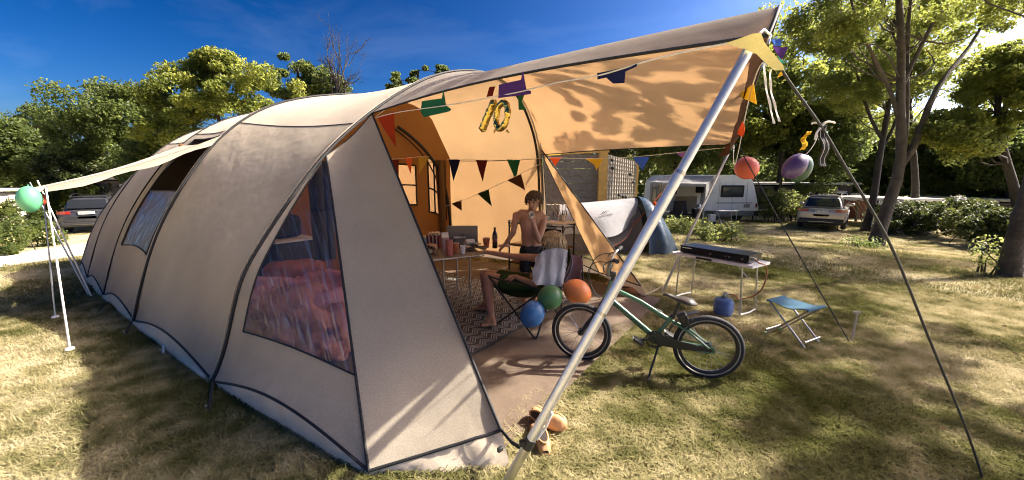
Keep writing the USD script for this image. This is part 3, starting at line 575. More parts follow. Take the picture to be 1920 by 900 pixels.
# ---- front wings
def mirror(lat): return 4.90 - lat
def wing(near):
    q = RA[:16 if near else 17] if near else RA[::-1][:15]
    if near:
        hoop = spline(np.array([p for p in PA[:6]]), 31); A2, G2 = (.13, -1.81), (.645, -2.30)
        topz, top = None, T(1.04, 0, 1.76); T1 = T(1.55, 0, 2.2)
    else:
        hoop = np.array([(4.9 + .03 * math.sin(z * 1.6), z) for z in np.linspace(0, 1.93, 31)]); A2, G2 = (4.95, -1.08), (4.05, -2.03)
        top = T(4.89, 0, 1.93); T1 = T(4.82, 0, 2.06)
    hp = np.array([T(x, 0, z) for x, z in hoop]); A, G = T(*A2, .02), T(*G2, .16)
    ln = np.array([lerp(A, top, w) for w in np.linspace(0, 1, 31)])
    nr = 16
    P = np.array([[lerp(hp[j], ln[j], r) for j in range(31)] for r in np.linspace(0, 1, nr + 1)])
    lift = np.array([.13 * math.sin(math.pi * r) for r in np.linspace(0, 1, nr + 1)])
    P[:, :, 2] += lift[:, None] * np.maximum(0, 1 - np.arange(31) / 12)[None, :] ** 2
    m = sheet(P, flip=not near); keep = np.ones((nr, 30), bool)
    r0, r1, s0, s1 = 2, 16, (6 if near else 3), 30
    keep[r0:r1, s0:s1] = False; m.update_faces(np.r_[keep.ravel(), keep.ravel()])
    part(tent, "wing_side_panel", m, M["wall"], True, world=True)
    pane = sheet(P[r0:r1 + 1, s0:s1 + 1], flip=not near)
    wn = part(tent, "wing_window", pane, M["clear"], True, "large triangular clear window in the front wing", world=True)
    for line in (P[r0, s0:s1], P[r0:, s0]): part(wn, "window_trim", tube(line, .006, 6), M["black"], 60, world=True)
    seam(P[-1, :], .009); seam(P[:, 0], .009, name="hem")
    fl = np.array([[p, V(p[0], p[1], -.03) + (-LAT if near else LAT) * .02] for p in P[:, 0]]); part(tent, "mud_flap", sheet(fl, flip=near), M["flap"], True, world=True)
    # front panel: between the corner line and the free black-edged front edge
    tp = lerp(top, T1, 0.)
    F0 = ln; F1 = np.array([lerp(G, T1, w) for w in np.linspace(0, 1, 31)])
    n_ = np.cross(F1[0] - F0[0], F0[-1] - F0[0]); n_ /= np.linalg.norm(n_)
    Q = np.array([[lerp(F0[j], F1[j], r) - n_ * .07 * math.sin(math.pi * r) * (j / 30 * .4 + .1) for j in range(31)] for r in np.linspace(0, 1, 11)])
    if near:                                                # gathers at the lower free corner
        for a in range(11):
            for j in range(31):
                r = a / 10; Q[a, j] += n_ * .016 * math.sin(26 * r + 3.1 * j / 3) * max(0, r - .2) * max(0, 1 - j / 11)
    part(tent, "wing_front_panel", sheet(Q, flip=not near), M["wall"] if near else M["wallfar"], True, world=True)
    seam(Q[-1], .010, name="front_edge"); seam(Q[:, 0], .009, name="hem"); seam(Q[:, -1], .007)
    gl = T(G2[0] - (.03 if near else -.03), G2[1] - .09, -.01); ag = T(*A2, -.02)
    fl = np.array([[lerp(Q[a, 0], lerp(ag, gl, a / 10), w) + (V(0, 0, 0) if w in (0, 1) else n_ * .012 * math.sin(5 * a)) for w in (0, .5, 1)] for a in range(11)])
    part(tent, "mud_flap", sheet(fl, flip=not near), M["flap"], True, "pale mud flap under the front wing panel", world=True)
    return A, G, T1, top
nA, nG, nT1, nTop = wing(True)
fA, fG, fT1, fTop = wing(False)
# ---- canopy
NC = dep(1440, 66, 1.5); FC = dep(1362, 271, 5.0)
def tl(P): q = P - ORG; return np.array([q @ LAT, q @ BCK, P[2]])
n3, f3 = tl(NC), tl(FC)
kA = np.linspace(np.interp(1.55, RA[:30, 0], np.arange(30)), NS - np.interp(1.95, RA[::-1][:20, 1], np.arange(20)), 41)
S0 = np.array([[np.interp(k, np.arange(NS + 1), RA[:, 0]), 0, np.interp(k, np.arange(NS + 1), RA[:, 1])] for k in kA])
fr = spline(np.array([n3, tl(dep(1452, 38, 1.53)), tl(dep(1461, 14, 1.58)), tl(dep(1452, 46, 1.85)), tl(dep(1440, 84, 2.2)), tl(dep(1424, 132, 2.7)), tl(dep(1405, 190, 3.4)), tl(dep(1389, 238, 4.2)), tl(dep(1374, 266, 4.85)), f3]), 200)
d = np.r_[0, np.cumsum(np.linalg.norm(np.diff(fr, axis=0), axis=1))]; S1 = np.stack([np.interp(np.linspace(0, 1, 41) ** 1.25 * d[-1], d, fr[:, j]) for j in range(3)], 1)
TS = np.linspace(0, 1, 27)
cs = []
for t in TS:
    q = S0 * (1 - t) + S1 * t; w = math.sin(math.pi * t)
    e = np.exp(-np.arange(41) / 5.0); q[:, 2] += .065 * w * e - .035 * w * (1 - e) * np.sin(np.pi * np.arange(41) / 40)
    q[:, 2] += .02 * w * np.exp(-(40 - np.arange(41)) / 4.)
    cs.append([T(*x) for x in q])
cs = np.array(cs)
canopy = part(tent, "canopy", sheet(cs, flip=True), M["canopy"], True, "canvas canopy stretched forward over the entrance", world=True)
part(canopy, "edge_piping", tube(cs[:, 0], .008, 6), M["black"], 60, world=True); part(canopy, "edge_piping", tube(cs[:, -1], .008, 6), M["black"], 60, world=True)
part(canopy, "edge_piping", tube(cs[-1], .008, 6), M["black"], 60, world=True)
va = np.array([[cs[-1, j], cs[-1, j] + (BCK * .05 - V(0, 0, .10)) , cs[-1, j] + BCK * .09 - V(0, 0, .19 - .02 * math.sin(j))] for j in range(3, 41)])
part(canopy, "valance", sheet(va), M["valance"], True, "dark brown valance along the canopy front", world=True)
# canopy poles
pf = V(-.07, 1.72, -.05); pt = dep(1409, 84, 1.5)
nd = thing("canopy_pole", "thick aluminium telescopic pole leaning in front of the tent entrance", "tent pole", (pf[0], pf[1], 0))
pk = lerp(pf, pt, .77)
part(nd, "lower_tube", bar(pf, lerp(pf, pt, .145), .0245, 20), M["steel"], 60, world=True)
part(nd, "collar", MB(bar(lerp(pf, pt, .14), lerp(pf, pt, .162), .0275, 20), box(lerp(pf, pt, .15) + V(-.03, -.01, .01), (.03, .025, .03), .3, .004)), M["blackplastic"], 50, world=True)
part(nd, "clip", tube([lerp(pf, pt, .165) + V(.026, -.012, 0), lerp(pf, pt, .20) + V(.034, -.014, 0), lerp(pf, pt, .235) + V(.026, -.012, 0)], .006, 8), M["whitepaint"], 60, world=True)
part(nd, "middle_tube", bar(lerp(pf, pt, .155), pk, .0225, 20), M["alu"], 60, world=True)
part(nd, "ferrule", bar(lerp(pf, pt, .765), lerp(pf, pt, .771), .0236, 20), M["steel"], 60, world=True)
part(nd, "upper_tube", bar(pk, pt, .0195, 20), M["alu"], 60, world=True)
part(nd, "ferrule", bar(lerp(pf, pt, .47), lerp(pf, pt, .476), .0236, 20), M["steel"], 60, world=True)
part(nd, "hook", tube([pt, pt + V(.015, 0, .03), dep(1432, 56, 1.49), dep(1444, 66, 1.5), dep(1440, 82, 1.5)], .006, 8), M["alu"], 60, world=True)
qf, qt = dep(1241, 546, np.dot(gp(1241, 546) - C0, FW)), dep(1380, 258, 5.0)
nd = thing("canopy_pole", "thin far canopy pole beside the cooking table", "tent pole", (qf[0], qf[1], 0))
part(nd, "lower_tube", bar(qf - V(0, 0, .03), lerp(qf, qt, .55), .018, 12), M["steel"], 60, world=True); part(nd, "upper_tube", bar(lerp(qf, qt, .53), qt, .0145, 12), M["alu"], 60, world=True)
# ---- side awning over the window, its poles and guys
i0, i1 = body(1, .0, 17.5), body(1, 1., 17.)
o0, o1 = dep(86, 350, np.dot(gz(130, 655) - C0, FW)), dep(62, 352, np.dot(gz(104, 595) - C0, FW))
sa = thing("side_awning", "narrow canvas awning held out from the tent's side window", "awning", (o0[0], o0[1], 0))
W = np.array([[lerp(lerp(i0, o0, a), lerp(i1, o1, a), b) - V(0, 0, .05 * math.sin(math.pi * b) + .05 * math.sin(math.pi * a)) for a in np.linspace(0, 1, 14)] for b in np.linspace(0, 1, 9)])
part(sa, "awning_sheet", slab(W, .004), M["wall"], True, world=True)
hang = np.array([[W[0, j] + V(0, 0, .0), W[0, j] - V(0, 0, .03) + BCK * .01, W[0, j] - V(0, 0, .06 + .015 * math.sin(j * 1.3)) + BCK * .015] for j in range(14)])
part(sa, "hem", slab(hang, .003), M["wall"], True, world=True)
part(sa, "rolled_flap", tube(spline([i0 + V(0, 0, -.02), lerp(i0, i1, .3) + V(0, 0, -.13), lerp(i0, i1, .55) + V(0, 0, -.08), lerp(i0, i1, .8) + V(0, 0, -.11), i1], 24), .035, 8), M["inner"], 60, world=True)
def pole(label, a, b, r, m, name="awning_pole", foot=True, cat="tent pole", group=None):
    nd = thing(name, label, cat, (a[0], a[1], max(0, a[2]))); part(nd, "lower_tube", bar(a, lerp(a, b, .55), r, 10), M[m], 60, world=True); part(nd, "upper_tube", bar(lerp(a, b, .54), b, r * .8, 10), M[m], 60, world=True)
    if foot: part(nd, "foot", lathe([(0, .0), (.035, .0), (.03, .014), (.012, .022), (.0, .024)], 16, a + V(0, 0, .0)), M["whitepaint"], 50, world=True)
    return nd
g1, g2 = gz(131, 655), gz(104, 595)
dd = np.dot(g1 - C0, FW); pole("white front pole under the side awning's outer corner", g1, dep(86, 352, dd), .0085, "cord")
pole("thin grey rear pole under the side awning, behind the white one", g2, dep(82, 375, np.dot(g2 - C0, FW)), .008, "steel")
cf = body(2, 0, 0) + V(-.06, -.1, .02)
dd = np.dot(cf - C0, FW)
pole("pale upper strut slanting from the awning corner down to the tent foot", cf, dep(70, 338, dd - .1), .0095, "cord", "awning_strut", False)
pole("grey lower strut slanting down to the tent foot beneath the pale one", cf + V(-.10, .06, 0), dep(56, 342, dd + .2), .010, "steel", "awning_strut", False)
# ---- guy ropes
def rope(name, label, pts, r, m, strap=None):
    nd = thing(name, label, "rope", (pts[0][0], pts[0][1], 0)); part(nd, "line", tube(spline(pts, 40), r, 6), M[m], 60, world=True); return nd
e1 = gz(1842, 897); de = np.dot(e1 - C0, FW)
def between(u, v, f): return dep(u, v, 1.52 * (1 - f) + de * f)
rp = rope("guy_rope", "thick dark guy rope from canopy corner to the ground at lower right", [between(1462, 125, 0), between(1500, 182, .08), between(1540, 238, .16), between(1580, 305, .24), between(1660, 440, .42), between(1730, 605, .62), between(1800, 775, .85), e1], .0058, "rope")
part(rp, "tension_strap", slab(np.array([[between(1538 + du, 236 + 76 * w, .16) + V(0, .012 * math.sin(9 * w), 0) for du in (0, 13)] for w in np.linspace(0, 1, 12)]), .004), M["strap"], 50, "black webbing strap hanging from the rope", world=True)
for dx in (2.5, 10.5): part(rp, "stitching", tube([between(1538 + dx, 238 + 73 * w, .158) + V(0, .012 * math.sin(9 * w) - .004, 0) for w in np.linspace(0, 1, 12)], .0009, 4), M["cord"], 60, world=True)
for k, (du, dv, eu, ev) in enumerate([(1540, 238, 1522, 232), (1540, 240, 1556, 228), (1538, 240, 1528, 262), (1541, 236, 1566, 231)]):
    part(rp, "knot_end", tube(spline([between(du, dv, .16), between((du + eu) / 2, (dv + ev) / 2 - 5, .155), between(eu, ev, .15)], 8), .004, 6), M["cord"], 60, world=True)
pegp = gz(1592, 640)
rope("guy_rope", "thin dark guy rope from the far canopy corner past the red balloon", [dep(1386, 276, 4.95), lerp(dep(1386, 276, 4.95), pegp, .5) - V(0, 0, .02), pegp], .0065, "rope")
pg = thing("wooden_peg", "pale wooden tent peg leaning in the grass near the blue stool", "tent peg", gz(1597, 638) * [1, 1, 0])
k0, k1 = gz(1597, 636) - V(0, 0, .03), dep(1608, 582, np.dot(gz(1597, 638) - C0, FW))
M["wood"] = mat("weathered_wood", (.42, .34, .24), .8, .2, 12, bump=.002, bscale=60)
part(pg, "shaft", obox(k0, k1, .016, .014, (0, 1, 0)), M["wood"], False, world=True); part(pg, "head", obox(lerp(k0, k1, .93) - V(.035, 0, -.004), lerp(k0, k1, .93) + V(.03, 0, .004), .022, .022, (0, 1, 0)), M["wood"], False, world=True)
rope("tie_cord", "pale cord along the grass from the far wing corner to its pole foot", [fG - V(0, 0, .14), lerp(fG, qf, .5) * [1, 1, 0] + V(0, 0, .03), qf + V(0, 0, .08)], .008, "wood")
st = thing("tension_strap", "black double strap tying the wing corner to the thick pole", "strap", nG * [1, 1, 0])
for o in (0, .012): part(st, "webbing", tube([nG + V(0, 0, o), lerp(nG, lerp(pf, pt, .13), .5) + V(.0, 0, o - .02), lerp(pf, pt, .13) + V(0, 0, o)], .0055, 6), M["strap"], 60, world=True)
part(st, "buckle", box(lerp(nG, pf, .3), (.035, .02, .025), .8, .004), M["blackplastic"], 50, world=True)
# peg loops at the feet of the hoops on the near side
for i, (u, v, u2, v2, lab) in enumerate([(400, 716, 392, 768, "black peg strap at the foot of the front hoop"), (247, 604, 236, 626, "black peg strap at the foot of the second hoop"), (207, 566, 180, 586, "black peg strap at the foot of the third hoop"),
                                    (308, 640, 306, 662, "small pale peg loop midway along the wall's pale flap"), (176, 535, 148, 552, "black peg strap near the back of the tent")]):
    a, b = gz(u, v, .03), gz(u2, v2); nd = thing("peg_strap", lab, "strap", b); part(nd, "webbing", tube(spline([a, lerp(a, b, .55) + V(0, 0, .012), b - V(0, 0, .015)], 8), .009, 6, flat=.5), M["strap" if i != 3 else "cord"], 60, world=True)
    part(nd, "peg", MB(bar(b + V(.0, 0, -.05), b + V(-.01, -.01, .035), .004), ell(b + V(-.01, -.01, .035), (.009, .009, .006), 1)), M["steel"], 60, world=True)
# ---- groundsheet, inner tent
M["sheet"] = mat("brown_groundsheet", (.125, .088, .06), .8, .15, 3., bump=.02, bscale=4.)
u_, v_ = np.linspace(.62, 4.75, 40), np.linspace(-2.28, 2.2, 40)
gsP = np.array([[T(min(a, 4.12 + .4 * min(1, max(0, (b + 2.3) / 1.8))), b, .012 + .010 * math.sin(3 * a + 2 * b) * math.sin(1.7 * b)) for b in v_] for a in u_])
one("groundsheet", "brown groundsheet covering the tent porch floor", "groundsheet", sheet(gsP, flip=True), M["sheet"], True)
inn = thing("inner_tent", "brown inner tent front with arched zip door and clear window", "inner tent", T(2.4, 2.2, 0))
def inner_pt(lat, z, b=2.12): return T(lat, b, z)
ax, az_ = np.linspace(.15, 4.8, 32), np.linspace(0, 2.8, 25)
keep = np.ones((31, 24), bool)
P = np.zeros((32, 25, 3))
for i_, a in enumerate(ax):
    zt = np.interp(a, RB[:, 0][:NS // 2 + 20], RB[:, 1][:NS // 2 + 20]) if a < 4.4 else np.interp(a, [4.4, 4.8], [2.62, 2.0])
    for j_, z in enumerate(az_): P[i_, j_] = inner_pt(a, z / 2.8 * (zt - .04))
keep[18:25, 9:15] = False; keep[27:30, 8:17] = False
m = sheet(P, flip=True); m.update_faces(np.r_[keep.ravel(), keep.ravel()])
part(inn, "front_wall", m, M["inner"], True, world=True)
for a0, a1, z0, z1 in ((18, 25, 9, 15), (27, 30, 8, 17)):
    wp = part(inn, "window", sheet(P[a0:a1 + 1, z0:z1 + 1], flip=True), M["clear"], True, world=True)
    for l in (P[a0, z0:z1 + 1], P[a1, z0:z1 + 1], P[a0:a1 + 1, z0], P[a0:a1 + 1, z1], P[(a0 + a1) // 2, z0:z1 + 1], P[a0:a1 + 1, (z0 + z1) // 2]): part(wp, "window_bar", tube(l - BCK * .01, .016, 6), M["black"], 60, world=True)
for k, off in enumerate((0, .16)):
    arch = spline([inner_pt(4.72 - off, .05, 2.05), inner_pt(4.66 - off, 1.0, 2.05), inner_pt(4.45 - off, 1.65, 2.05), inner_pt(4.05 - off, 2.1, 2.05), inner_pt(3.5 - off, 2.42, 2.05)], 40)
    part(inn, "zip_arch", tube(arch, .03 if k == 0 else .014, 8), M["black"], 60, world=True)
flapP = np.array([[inner_pt(4.42 + .10 * w + .03 * math.sin(8 * w), z, 2.0 - .06 * math.sin(5 * w + z)) for z in np.linspace(.05, 1.9, 12)] for w in np.linspace(-1, 1, 14)])
part(inn, "door_flap", slab(flapP, .006), M["inner"], True, "brown door panel hanging folded at the side", world=True)
# ================================================================== bicycle
M["green"] = mat("green_bike_paint", (.045, .135, .07), .3, .06, 8, coat=.6)
M["chrome"] = mat("bright_spoke_metal", (.55, .55, .55), .25, metal=1.)
M["sidewall"] = mat("tan_tyre_wall", (.42, .38, .32), .7)
M["decal"] = mat("dark_green_decal", (.008, .018, .012), .4)
M["sticker"] = mat("white_sticker", (.75, .75, .72), .5)
Rw = gz(1322, 708); Fw_ = gz(1088, 674); byaw = math.atan2((Fw_ - Rw)[1], (Fw_ - Rw)[0])
bk = thing("bicycle", "green children's bicycle on its kickstand in front of the tent", "bicycle", (Rw[0], Rw[1], 0), byaw, rx=.0)
WR, HWx = .255, .98
def wheel(cx, name):
    n = part(bk, name, tr := None or MB(*[tube([V(cx + (WR - .022) * math.cos(a), .0, WR + (WR - .022) * math.sin(a)) for a in np.linspace(0, 2 * math.pi, 61)], .023, 10, False)]), M["rubber"], 60)
    for s in (-1, 1):
        part(n, "sidewall", tube([V(cx + (WR - .034) * math.cos(a), s * .0175, WR + (WR - .034) * math.sin(a)) for a in np.linspace(0, 2 * math.pi, 61)], .0075, 6, False, .6), M["sidewall"], 60)
    part(n, "rim", lathe([(WR - .062, -.010), (WR - .046, -.015), (WR - .042, -.015), (WR - .042, .015), (WR - .046, .015), (WR - .062, .010), (WR - .062, -.010)], 60).apply_transform(trimesh.transformations.euler_matrix(math.pi / 2, 0, 0)).apply_translation([cx, 0, WR]), M["blackplastic"], 40)
    hub = MB(bar(V(cx, -.05, WR), V(cx, .05, WR), .013, 12), bar(V(cx, -.028, WR), V(cx, -.024, WR), .027, 16), bar(V(cx, .024, WR), V(cx, .028, WR), .027, 16)); part(n, "hub", hub, M["blackplastic"], 40)
    for k in range(28):
        a = 2 * math.pi * k / 28; s = 1 if k % 2 else -1; b = a + (.5 if (k // 2) % 2 else -.5)
        part(n, "spoke", bar(V(cx + .025 * math.cos(b), s * .026, WR + .025 * math.sin(b)), V(cx + (WR - .06) * math.cos(a), s * .003, WR + (WR - .06) * math.sin(a)), .0012, 4), M["chrome"], False)
    return n
wheel(0., "wheel"); wheel(HWx, "wheel")
BB, HT, HBt, ST = V(.39, 0, .285), V(.742, 0, .715), V(.80, 0, .545), V(.265, 0, .475)
fr_ = MB(bar(lerp(HT, HBt, -.05), lerp(HT, HBt, 1.05), .021, 14), tube([lerp(HT, HBt, .25), lerp(ST, lerp(HT, HBt, .25), .5) + V(0, 0, -.004), ST + V(.03, 0, -.03)], .0185, 12), tube([lerp(HT, HBt, .72), BB], .024, 14),
         tube([BB, ST], .0165, 12), bar(BB - V(0, .038, 0), BB + V(0, .038, 0), .023, 14))
part(bk, "frame", fr_, M["green"], 50)
for s in (-1, 1):
    part(bk, "chain_stay", tube([BB + V(-.02, s * .02, -.005), V(.2, s * .045, .25), V(.0, s * .06, WR - .02)], .010, 8), M["green"], 50)
    part(bk, "seat_stay", tube([lerp(BB, ST, .80) + V(-.02, s * .012, 0), V(.14, s * .045, .37), V(.0, s * .06, WR + .01)], .009, 8), M["green"], 50)
    part(bk, "dropout", box((-.004, s * .06, WR - .004), (.07, .007, .045), ry=.3, bevel=.003), M["green"], 40)
    part(bk, "fork_leg", tube([HBt + V(.0, s * .03, -.03), V(.88, s * .052, .40), V(HWx, s * .056, WR)], [.017, .015, .011], 10), M["blackplastic"], 50)
part(bk, "fork_crown", box(HBt + V(.012, 0, -.03), (.05, .10, .035), ry=-.33, bevel=.008), M["blackplastic"], 40)
part(bk, "seat_post", tube([ST + V(.004, 0, -.02), V(.225, 0, .59)], .0125, 12), M["blackplastic"], 50)
part(bk, "seat_clamp", bar(lerp(BB, ST, .95), lerp(BB, ST, 1.04), .021, 14), M["blackplastic"], 50)
sd = []
for a, (w, h, z) in zip(np.linspace(0, 1, 15), [(.010, .01, 0), (.018, .018, .004), (.021, .02, .004), (.023, .02, .002), (.026, .02, 0), (.031, .022, -.002), (.038, .024, -.003), (.048, .027, -.003), (.058, .03, -.002), (.066, .032, 0), (.070, .033, .002), (.070, .033, .004), (.064, .03, .005), (.048, .024, .004), (.02, .012, .002)]):
    x = .345 - .245 * a; zz = .645 - .058 * a + z
    sd.append([[x, w * math.cos(t), zz + h * (math.sin(t) if math.sin(t) > 0 else math.sin(t) * .55)] for t in np.linspace(0, 2 * math.pi, 17)])
part(bk, "saddle", MB(sheet(np.array(sd), flip=False), ell((.34, 0, .644), (.008, .011, .012), 1)), mat("dark_brown_saddle", (.045, .036, .03), .4, bump=.001, bscale=80), 60)
stem = V(.728, 0, .77)
part(bk, "stem", MB(bar(HT, stem, .016, 12), box(stem + V(.02, 0, .012), (.075, .045, .04), ry=-.1, bevel=.008)), M["blackplastic"], 45)
for s in (-1, 1):
    part(bk, "handlebar", tube(spline([stem + V(.04, 0, .015), stem + V(.04, s * .07, .03), stem + V(.025, s * .15, .13), stem + V(.0, s * .19, .165), stem + V(-.02, s * .24, .175)], 20), .0115, 10), M["steel"], 60)
    part(bk, "grip", bar(stem + V(-.012, s * .215, .172), stem + V(-.035, s * .31, .182), .0165, 12), M["rubber"], 50)
    part(bk, "brake_lever", tube(spline([stem + V(.0, s * .20, .16), stem + V(.05, s * .20, .14), stem + V(.065, s * .25, .11), stem + V(.055, s * .30, .10)], 10), .006, 6), M["blackplastic"], 60)
    part(bk, "brake_cable", tube(spline([stem + V(.04, s * .2, .14), stem + V(.17, s * .12, .10), stem + V(.20, s * .05, -.06), stem + V(.13, s * .02, -.18), HBt + V(.03, s * .012, .03)], 24), .0035, 6), M["black"], 60)
part(bk, "crossbar_pad", bar(stem + V(.03, -.09, .06), stem + V(.03, .09, .06), .011, 10), M["blackplastic"], 50)
part(bk, "chainring", MB(trimesh.creation.annulus(.058, .072, .005, sections=36).apply_transform(trimesh.transformations.euler_matrix(math.pi / 2, 0, 0)).apply_translation(BB + V(0, .05, 0)),
     *[obox(BB + V(0, .05, 0), BB + V(.062 * math.cos(a), .05, .062 * math.sin(a)), .004, .014, (0, 1, 0)) for a in np.arange(5) * 1.2566]), M["blackplastic"], 40)
part(bk, "chain_guard", extr(Polygon([(.44, .33), (.40, .345), (.2, .30), (.0, .275), (-.03, .255), (0., .24), (.2, .235), (.38, .25), (.44, .27)]).difference(Polygon([(.42, .315), (.40, .325), (.37, .30), (.37, .265), (.42, .27)])), .006).apply_transform(trimesh.transformations.euler_matrix(math.pi / 2, 0, 0)).apply_translation([0, .062, 0]), M["blackplastic"], 30)
for s, dx, dz in ((1, .125, .0), (-1, -.12, -.01)):
    part(bk, "crank", obox(BB + V(0, s * .066, 0), BB + V(dx, s * .075, dz), .012, .02, (0, 1, 0)), M["blackplastic"], 40)
    pd = part(bk, "pedal", box(BB + V(dx, s * .12, dz), (.085, .085, .022), ry=-.5, bevel=.004), M["blackplastic"], 40)
    part(pd, "reflector", box(BB + V(dx + .039, s * .12, dz + .022), (.004, .05, .014), ry=-.5), M["sticker"], False)
part(bk, "kickstand", MB(tube(spline([BB + V(-.03, .03, -.03), V(.37, .06, .20), V(.40, .12, .10), V(.425, .16, .0)], 12), .0085, 8), bar(V(.42, .155, .01), V(.43, .17, -.005), .015, 8), box(BB + V(-.03, .025, -.02), (.06, .04, .03), bevel=.005)), M["blackplastic"], 50)
part(bk, "mudguard", MB(slab(np.array([[V(.02 + (WR + .03) * math.cos(a), w, WR + (WR + .03) * math.sin(a)) for w in (-.028, 0, .028)] for a in np.linspace(.35, 1.35, 10)]), .004), box((.19, 0, .47), (.07, .06, .09), ry=.5, bevel=.012), box((.15, .0, .43), (.10, .045, .05), ry=.7, bevel=.01)), M["blackplastic"], 40)
part(bk, "brake_caliper", MB(box((.16, .03, .45), (.02, .02, .08), ry=.3, bevel=.004), box((.16, -.03, .45), (.02, .02, .08), ry=.3, bevel=.004)), M["blackplastic"], 40)
tdir = (BB - lerp(HT, HBt, .72)); tl_ = np.linalg.norm(tdir); tdir /= tl_; perp = np.cross(V(0, 1, 0), tdir)
tx = meshkit.text_mesh("WYDVED", .030, .0015, True); w = tx.bounds[1][0]
tx.vertices[:, 0] *= .30 / w
def wrap(m, rad):                                            # lettering laid round a tube
    v = m.vertices.copy(); a = (v[:, 1] - .015) / rad; m.vertices = np.stack([v[:, 0], rad * np.sin(a) + 0, (rad + .0004 + v[:, 2]) * np.cos(a)], 1); return m
tx = wrap(tx.subdivide_to_size(.012), .0243)
o = lerp(lerp(HT, HBt, .72), BB, .16)
part(bk, "lettering", place(tx, o, tdir, -perp if perp[2] < 0 else perp), M["decal"], False)
part(bk, "sticker", place(box((0, 0, 0), (.05, .016, .002)), lerp(ST, lerp(HT, HBt, .25), .20) + V(0, .0186, 0), (lerp(HT, HBt, .25) - ST) / np.linalg.norm(lerp(HT, HBt, .25) - ST) * -1, V(0, 0, 1)), M["sticker"], False)

# ================================================================== cooking table, grill, gas bottle, stool
ck = gz(1250, 560); lc = [dep(1262, 472, 0), 0]
def flat(u, v, z): return gz(u, v, z)
TZ = .60
cA, cB, cC, cD = gz(1262, 473, TZ), gz(1398, 497, TZ), gz(1432, 484, TZ), gz(1290, 462, TZ)
ct = thing("cooking_table", "narrow white folding camping table carrying the black grill", "table", (cA + cC) / 2 * [1, 1, 0])
ex = cB - cA; LX = np.linalg.norm(ex[:2]); ex /= np.linalg.norm(ex); ey = V(-ex[1], ex[0], 0); W_ = .40
def ctp(a, b, z): return cA + ex * a * LX + ey * b * W_ + V(0, 0, z - TZ)
part(ct, "table_top", place(extr(shapely.box(0.02, 0.02, LX + .06, W_ - .02).buffer(.02), .018), cA + V(0, 0, -.009), ex, ey), M["whitepaint"], 30, world=True)
part(ct, "table_rim", MB(obox(ctp(-.01, -.01, TZ - .012), ctp(1.08, -.01, TZ - .012), .012, .03), obox(ctp(-.01, 1.01, TZ - .012), ctp(1.08, 1.01, TZ - .012), .012, .03), obox(ctp(-.01, 0, TZ - .012), ctp(-.01, 1, TZ - .012), .012, .03), obox(ctp(1.08, 0, TZ - .012), ctp(1.08, 1, TZ - .012), .012, .03)), M["whitepaint"], False, world=True)
part(ct, "handle", obox(ctp(.36, -.03, TZ - .012), ctp(.58, -.03, TZ - .012), .014, .022), M["blackplastic"], False, world=True)
for a in (0.10, .95):
    for b in (.06, .94): part(ct, "leg", bar(ctp(a, b, TZ - .02), ctp(a + (.03 if a > .5 else -.03), b, 0), .0095, 8), M["steel"], 60, world=True)
    part(ct, "leg_bar", tube([ctp(a + (.03 if a > .5 else -.03), .06, .012), ctp(a + (.05 if a > .5 else -.05), .5, .012), ctp(a + (.03 if a > .5 else -.03), .94, .012)], .009, 8), M["whitepaint"], 60, world=True)
    part(ct, "leg_brace", bar(ctp(a, .5, .40), ctp(a + (.2 if a < .5 else -.2), .5, TZ - .02), .007, 6), M["steel"], 60, world=True)
M["enamel"] = mat("black_enamel", (.010, .010, .011), .28, .2, 10)
gl_ = thing("gas_grill", "long flat black gas grill standing on the white folding table", "grill", ctp(.5, .55, TZ))
def gb(a, b, z): return ctp(a, b, TZ + z)
part(gl_, "body", MB(obox(gb(.07, .52, .05), gb(1.0, .52, .05), W_ * .74, .075)), M["enamel"], False, world=True)
part(gl_, "lid", MB(obox(gb(.065, .52, .094), gb(1.005, .52, .094), W_ * .77, .012)), M["enamel"], False, world=True)
for a in (.12, .95):
    for b in (.22, .82): part(gl_, "foot", bar(gb(a, b, 0), gb(a, b, .013), .012, 8), M["rubber"], 40, world=True)
for a in (.52, .72, .77, .93): part(gl_, "knob", bar(gb(a, .145, .05), gb(a, .11, .05), .012, 12), M["chrome"], 40, world=True)
part(gl_, "badge", obox(gb(.10, .1465, .075), gb(.24, .1465, .075), .002, .012), M["sticker"], False, world=True)
part(gl_, "hinge", obox(gb(1.0, .4, .05), gb(1.03, .4, .05), .05, .03), M["steel"], False, world=True)
gasp = gz(1355, 588); gbm = mat("blue_gas_bottle_paint", (.08, .15, .36), .4, .15, 10, coat=.3)
gs = thing("gas_bottle", "small blue gas bottle on the grass under the white folding table", "gas bottle", (gasp[0], gasp[1], 0))
part(gs, "bottle", lathe([(0, .0), (.075, .0), (.095, .012), (.105, .035), (.107, .085), (.109, .09), (.107, .095), (.105, .15), (.09, .175), (.05, .19), (.025, .195), (0, .195)], 28), gbm, 35)
part(gs, "collar", lathe([(.022, .19), (.03, .2), (.03, .215), (.018, .22), (.014, .24), (0, .24)], 16), M["steel"], 40)
part(gs, "valve", MB(box((0.02, 0, .235), (.05, .025, .025), bevel=.005), bar((0, 0, .23), (0, 0, .262), .014, 10)), M["steel"], 40)
part(gs, "foot_ring", lathe([(.088, -.012), (.092, -.012), (.092, .01), (.088, .01)], 28), gbm, 35)
hp_ = [gasp + V(.04, 0, .235), gasp + V(.16, .02, .19), dep(1385, 560, 4.5), dep(1412, 555, 4.45), dep(1434, 530, 4.4), dep(1436, 500, 4.4), gb(1.06, .35, .03), gb(1.02, .4, .05)]
hs = thing("gas_hose", "orange-brown gas hose looping from the blue bottle up to the grill", "hose", hp_[0]); part(hs, "hose", tube(spline(hp_, 50), .0085, 8), mat("orange_brown_hose", (.30, .10, .03), .5), 60, world=True)
